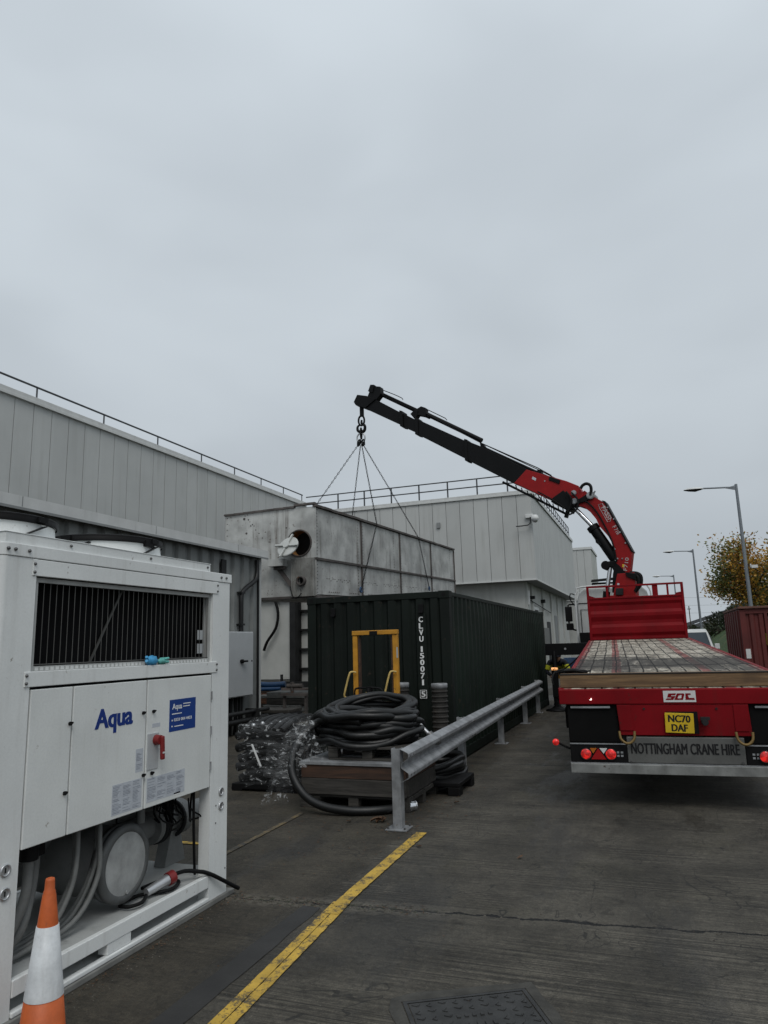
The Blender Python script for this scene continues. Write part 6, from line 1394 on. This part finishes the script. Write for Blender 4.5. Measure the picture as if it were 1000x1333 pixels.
g.box(RX0 + .70, RX1 - .15, RY0 + .04, RY0 + .1, RZ - .36, RZ - .30); part('door_rods', g, 'tank_flange', rc)
part('open_door', MB().box(RX0 + 1.08, RX0 + 1.6, RY0 + .08, RY0 + .14, .15, RZ - .4), 'redcont', rc)
p = at(975, 851, RY0 - .02); part('notice', MB().box(p.x - .06, p.x + .06, RY0 - .008, RY0 + .03, p.z - .13, p.z + .13), 'white', rc)
p = at(997, 832, RY0 + .05); part('notice', MB().box(p.x - .07, p.x + .08, RY0 + .055, RY0 + .078, p.z - .16, p.z + .16), 'hivis', rc)
g = MB()
for k in range(3): g.box(RX0 - .014, RX0 - .010, 0 + RY0 + 1.0 + k*.5, RY0 + 1.05 + k*.5, 2.2, 2.35)
part('vent', g, 'dark', rc)

# ------------------------------------------------------------------ street lamps
def lamp(x, y, label, h_=8., first=None):
    t = thing('street_lamp', label, 'street lamp', (x, y, 0), (0, 0, R(1.2)), group='street lamps along the road')
    def q(n, g, m, **k): return part(n, g, m, t, world=False, **k)
    q('column', MB().cyl((0, 0, 0), (0, 0, 1.6), .11, .11, 16).cyl((0, 0, 1.6), (0, 0, 1.7), .11, .085, 16, caps=False).cyl((0, 0, 1.7), (0, 0, h_ + .06), .085, .055, 16), 'lamp_grey')
    q('arm', MB().tube([(.02, 0, h_ - .08), (-.4, 0, h_ - .045), (-1.3, 0, h_ - .0)], .035, 8, sub=1).prism([(0, 0, h_ - .2), (-.45, 0, h_ - .07), (0, 0, h_ + .02)], (0, 1, 0), .05), 'lamp_grey')
    g = MB(); pr = [(0, .055), (.25, .10), (.62, .115), (.85, .07), (.9, .05)]; vs = []
    for sx, hh in [(-1.27, .03), (-1.36, .07), (-1.6, .10), (-1.85, .095), (-2.05, .02)]:
        w_ = .05 if sx > -1.3 else (.12 if sx > -1.5 else .17 if sx > -2 else .10)
        for a in range(10):
            th = math.pi*a/9; vs.append((sx, w_*math.cos(th), h_ - .015 + hh*math.sin(th)))
    g.add(vs, [(i*10 + k, i*10 + k + 1, (i + 1)*10 + k + 1, (i + 1)*10 + k) for i in range(4) for k in range(9)], True); g.add([vs[40 + k] for k in range(10)], [tuple(range(10))]); q('lamp_head', g, 'white')
    g = MB(); vs = []
    for sx, hh in [(-1.27, .01), (-1.36, .04), (-1.6, .10), (-1.85, .06), (-2.05, .005)]:
        w_ = .05 if sx > -1.3 else (.12 if sx > -1.5 else .17 if sx > -2 else .10)
        for a in range(10):
            th = math.pi*a/9; vs.append((sx, w_*math.cos(th), h_ - .015 - hh*math.sin(th)))
    g.add(vs, [(i*10 + k, i*10 + k + 1, (i + 1)*10 + k + 1, (i + 1)*10 + k) for i in range(4) for k in range(9)], True); q('lens', g, 'dark')
    return t
l1 = lamp(3.88, 32.6, 'tall street lamp rising behind the red container, nearest of the row')
l2 = copy_tree(l1); l2.location = (3.33, 56.2, 0); l2['label'] = 'street lamp rising beside the parked van, middle one of the row'
l3 = copy_tree(l1); l3.location = (2.58, 78.5, 0); l3['label'] = 'smallest street lamp, far off behind the trailer headboard'
p = at(981, 738, 32.6); solo('floodlight', MB().box(p.x - .1, p.x + .13, 32.3, 32.5, p.z - .06, p.z + .06).box(p.x - .13, p.x - .09, 32.4, 32.55, p.z - .03, p.z + .12), 'white', 'small white fitting on the nearest lamp column before the tree', 'light', (p.x, 32.5, p.z))

# ------------------------------------------------------------------ bank, trees, hedge
def foot(y): return 3.35 - .012*(y - 30)
g = MB(); ys = [16 + i*2.2 for i in range(60)]; us = [0, .3, .8, 1.6, 2.6, 3.8, 5.2, 7.5, 11, 18, 60]; hs = [0.02, .08, .5, 1.3, 2.1, 2.7, 3.0, 3.1, 3.2, 3.3, 3.6]
vs = []
for y in ys:
    f0 = foot(y) + (1.8 if y < 29 else max(0, 1.8 - (y - 29)*.45))
    for u, z in zip(us, hs): vs.append((f0 + u, y, z + (.10*noise.noise((u*.8, y*.25, 0)) if u > .2 else 0)))
n = len(us); g.add(vs, [(i*n + k, i*n + k + 1, (i + 1)*n + k + 1, (i + 1)*n + k) for i in range(len(ys) - 1) for k in range(n - 1)], True); struct('grass_bank', g, 'grass')
def leafq(g, p, d, s_, mi):
    d = d.normalized(); a = d.cross(V((random.uniform(-1, 1), random.uniform(-1, 1), random.uniform(-1, 1)))).normalized(); m_ = p + d*s_*.5
    g.add([p, m_ + a*s_*.28, p + d*s_, m_ - a*s_*.28], [(0, 1, 2, 3)], mi=mi)
def tree(name, label, base, h_, r_, seed, leaves, mats, lsize, mix, levels=4, up=.55, droop=0., group=None, ln0=None):
    random.seed(seed); t = thing(name, label, 'tree', base, group=group); tr = MB(); cr = MB(); base = V(base); cnt = [0]; tips = []
    def grow(p, d, ln, r0, lv):
        n = 4; q = p.copy(); pts = [q.copy()]
        for i in range(n):
            d = (d + V((random.uniform(-.16, .16), random.uniform(-.16, .16), random.uniform(-.02, .16)))).normalized(); q = q + d*ln/n; pts.append(q.copy())
        tr.tube(pts, lambda u: r0*(1 - .45*u), 6 if lv < 2 else 4, sub=1, caps=False)
        if lv >= levels: tips.append((pts, d)); return
        k = 4 if lv < 2 else 3
        for i in range(k):
            s_ = pts[-1] if i == 0 else pts[random.choice((2, 3, 4))]
            ax = V((random.uniform(-1, 1), random.uniform(-1, 1), random.uniform(-.25, .7))).normalized(); nd = (d*up + ax*(1 - up)*1.25).normalized(); grow(s_, nd, ln*random.uniform(.62, .82), r0*.55, lv + 1)
        if lv >= 2: tips.append((pts, d))
    grow(base, V((0, 0, 1)), ln0 or h_*.30, h_*.022, 0)
    per = max(3, leaves//max(1, len(tips)))
    for pts, d in tips:
        for i in range(per):
            k = random.uniform(.3, 1)*(len(pts) - 1); j = min(int(k), len(pts) - 2); p = pts[j].lerp(pts[j + 1], k - j)
            o_ = V((random.gauss(0, 1), random.gauss(0, 1), random.gauss(0, 1)))*lsize*1.7; dd = (d*.6 + V((random.uniform(-1, 1), random.uniform(-1, 1), random.uniform(-.8, .7)))).normalized()
            nz = noise.noise((p + o_)*.55); w_ = mix(nz, (p.z - base.z)/h_); leafq(cr, p + o_, dd, lsize*random.uniform(.6, 1.25), w_)
    part('trunk', tr, 'bark', t); part('crown', cr, mats, t); return t
def mixa(nz, hh):
    v = nz + random.gauss(0, .22)
    return 0 if v > .02 else (2 if v > -.08 and hh > .4 else 1 if v > -.28 else 3)
tree('autumn_tree', 'autumn tree with gold and olive leaves behind the red container', (5.3, 36.5, .9), 6.6, 3.6, 4, 14000, LEAF, .14, mixa, 4, .34, ln0=2.2)
tree('autumn_tree', 'second autumn tree mostly outside the right edge behind the first', (8.6, 40, 1.6), 7.5, 3.6, 9, 9000, LEAF, .20, mixa, 4, .5, ln0=1.9)
random.seed(31)
def bush(name, label, x, y, z, rx, ry, h_, n, seed, ls, group=None):
    random.seed(seed); t = thing(name, label, 'tree', (x, y, z), group=group); cr = MB(); tr = MB(); lob = [(V((x + random.uniform(-.6, .6)*rx, y + random.uniform(-.6, .6)*ry, z + h_*random.uniform(.3, .75))), random.uniform(.35, .6)) for _ in range(9)]
    for i in range(n):
        c, k = random.choice(lob); d = V((random.gauss(0, 1), random.gauss(0, 1), random.gauss(0, 1))).normalized(); rad = (random.random()**.4); p = c + V((d.x*rx*k, d.y*ry*k, d.z*h_*k*.7))*rad
        if p.z < z: p.z = z + random.random()*.5
        leafq(cr, p, (d + V((random.uniform(-.6, .6), random.uniform(-.6, .6), .4))), ls*random.uniform(.6, 1.4), 0 if noise.noise(p*.5) < .0 else (1 if random.random() < .8 else 2))
    for k in range(4): tr.tube([(x, y, z - .3), (x + random.uniform(-.4, .4)*rx, y, z + h_*.3), (x + random.uniform(-.7, .7)*rx, y, z + h_*.7)], .08, 5, sub=2)
    part('trunk', tr, 'bark', t); part('crown', cr, LEAFD, t)
bl = ['dark hedge tree directly behind the parked van roof', 'dark hedge tree on the bank right of the van', 'taller dark tree on the bank next to the red container', 'dark low hedge tree far behind the van and the middle lamp', 'dark tree on the bank behind the autumn tree']
for i, (x, y, z, rx, ry, h_) in enumerate(((4.3, 74, .3, 1.6, 2.5, 2.4), (6.6, 68, 1.8, 2.0, 2.5, 2.6), (9.0, 62, 2.2, 2.6, 2.5, 3.6), (3.0, 92, 0, 2.5, 2, 2.2), (11.5, 55, 2.3, 3.0, 2.5, 3.4))):
    bush('hedge_tree', bl[i], x, y, z, rx, ry, h_, 2600, 40 + i, .30, 'dark trees on the bank')

# ------------------------------------------------------------------ white van
vn = thing('white_van', 'white van facing the camera, partly hidden behind the trailer deck', 'van', (1.45, 36, 0), (0, 0, R(2)))
vp = [(-2.6, .35, .93), (-2.62, .95, .95), (-2.05, 1.22, .93), (-1.35, 1.98, .80), (-1.0, 2.10, .78), (2.3, 2.12, .78), (2.6, 1.9, .82), (2.65, .4, .93)]
g = MB(); vs = []
for y, z, hw in vp: vs += [(-hw, y, z), (hw, y, z)]
n = len(vp); g.add(vs, [(2*i, 2*i + 1, 2*((i + 1) % n) + 1, 2*((i + 1) % n)) for i in range(n)] + [tuple(2*i for i in range(n)), tuple(2*i + 1 for i in range(n))[::-1]])
def vq(n, g, m, **k): return part(n, g, m, vn, world=False, **k)
vq('body', g, 'white', bev=.06)
vq('windscreen', MB().add([(-.82, -2.02, 1.25), (.82, -2.02, 1.25), (.72, -1.40, 1.93), (-.72, -1.40, 1.93), (-.82, -2.05, 1.27), (.82, -2.05, 1.27), (.72, -1.43, 1.95), (-.72, -1.43, 1.95)], [(4, 5, 6, 7), (0, 3, 2, 1), (0, 1, 5, 4), (1, 2, 6, 5), (2, 3, 7, 6), (3, 0, 4, 7)]), 'glass')
for s_ in (-1, 1):
    vq('side_window', MB().prism([(s_*.915, -1.9, 1.28), (s_*.86, -1.35, 1.80), (s_*.85, -.6, 1.85), (s_*.92, -.6, 1.28)], (1, 0, 0), .03), 'glass')
    vq('mirror', MB().box(s_*1.08 - .10, s_*1.08 + .10, -1.75, -1.62, 1.22, 1.45).box(s_*.95 - .05, s_*.95 + .05, -1.7, -1.66, 1.28, 1.34), 'white', bev=.03)
    vq('headlight', MB().box(s_*.72 - .18, s_*.72 + .18, -2.66, -2.58, .72, .92), 'alu', bev=.02)
    for y in (-1.7, 1.7): vq('wheel', MB().lathe([(0, -.1), (.22, -.1), (.33, -.12), (.34, 0), (.33, .12), (0, .1)], (s_*.85, y, .34), 20, 'x'), 'rubber')
vq('grille', MB().box(-.45, .45, -2.66, -2.60, .60, .82), 'black'); vq('bumper', MB().box(-.93, .93, -2.70, -2.6, .30, .52), 'dark', bev=.03); vq('dashboard_line', MB().box(-.8, .8, -2.10, -2.04, 1.205, 1.235), 'black')

# ------------------------------------------------------------------ distance
db = thing('distant_shed', 'pale industrial shed with a dark sloping roof in the far distance', 'building', (14, 165, 0))
q = [at(x, y, 165) for x, y in ((899, 812), (930, 799), (990, 780))]
g = MB(); g.box(q[0].x, q[0].x + 36, 165, 190, 0, q[0].z - .4); part('wall', g, 'far_wall', db)
part('gable', MB().prism([(q[0].x, 164.9, q[0].z - .4), (q[0].x + 36, 164.9, q[0].z - .4), (q[0].x + 18, 164.9, q[0].z + 5.2)], (0, 1, 0), .3), 'far_wall', db)
part('roof', MB().prism([(q[0].x - .8, 177, q[0].z - .5), (q[0].x + 18, 177, q[0].z + 5.2), (q[0].x + 36.8, 177, q[0].z - .5), (q[0].x + 36.8, 177, q[0].z + .2), (q[0].x + 18, 177, q[0].z + 6.0), (q[0].x - .8, 177, q[0].z + .2)], (0, 1, 0), 26), 'far_roof', db)
d2 = thing('distant_house', 'small dark building at the left end of the distant shed', 'building', (8, 130, 0))
q1 = at(893, 809, 130); part('wall', MB().box(q1.x - 6, q1.x + 1.2, 130, 136, 0, q1.z - .8), 'soffit', d2); part('roof', MB().prism([(q1.x - 6.3, 133, q1.z - .8), (q1.x + 1.5, 133, q1.z - .8), (q1.x - 2.4, 133, q1.z + .9)], (0, 1, 0), 6.6), 'far_roof', d2)
pu = thing('utility_pole', 'thin pole carrying wires beyond the white van', 'pole', (at(898, 815, 120).x, 120, 0))
a = at(896.8, 789, 120); part('pole', MB().cyl((a.x, 120, 0), (a.x, 120, a.z), .07, n=8), 'bark', pu); part('crossarm', MB().box(a.x - .25, a.x + .25, 119.9, 120.1, a.z - .5, a.z - .4), 'bark', pu)
for k, (yy, lab) in enumerate(((776, 'uppermost faint overhead wire crossing the sky right of the headboard'), (786, 'middle faint overhead wire crossing the sky right of the headboard'), (796, 'lowest faint overhead wire crossing the sky right of the headboard'))):
    a = at(800, yy + 1, 150); b = at(1010, yy - 1, 150); g = MB(); g.tube([a, (a + b)/2 - V((0, 0, .3)), b], .022, 4, sub=3); solo('overhead_wire', g, 'conduit', lab, 'wire', tuple(a), group='overhead wires')
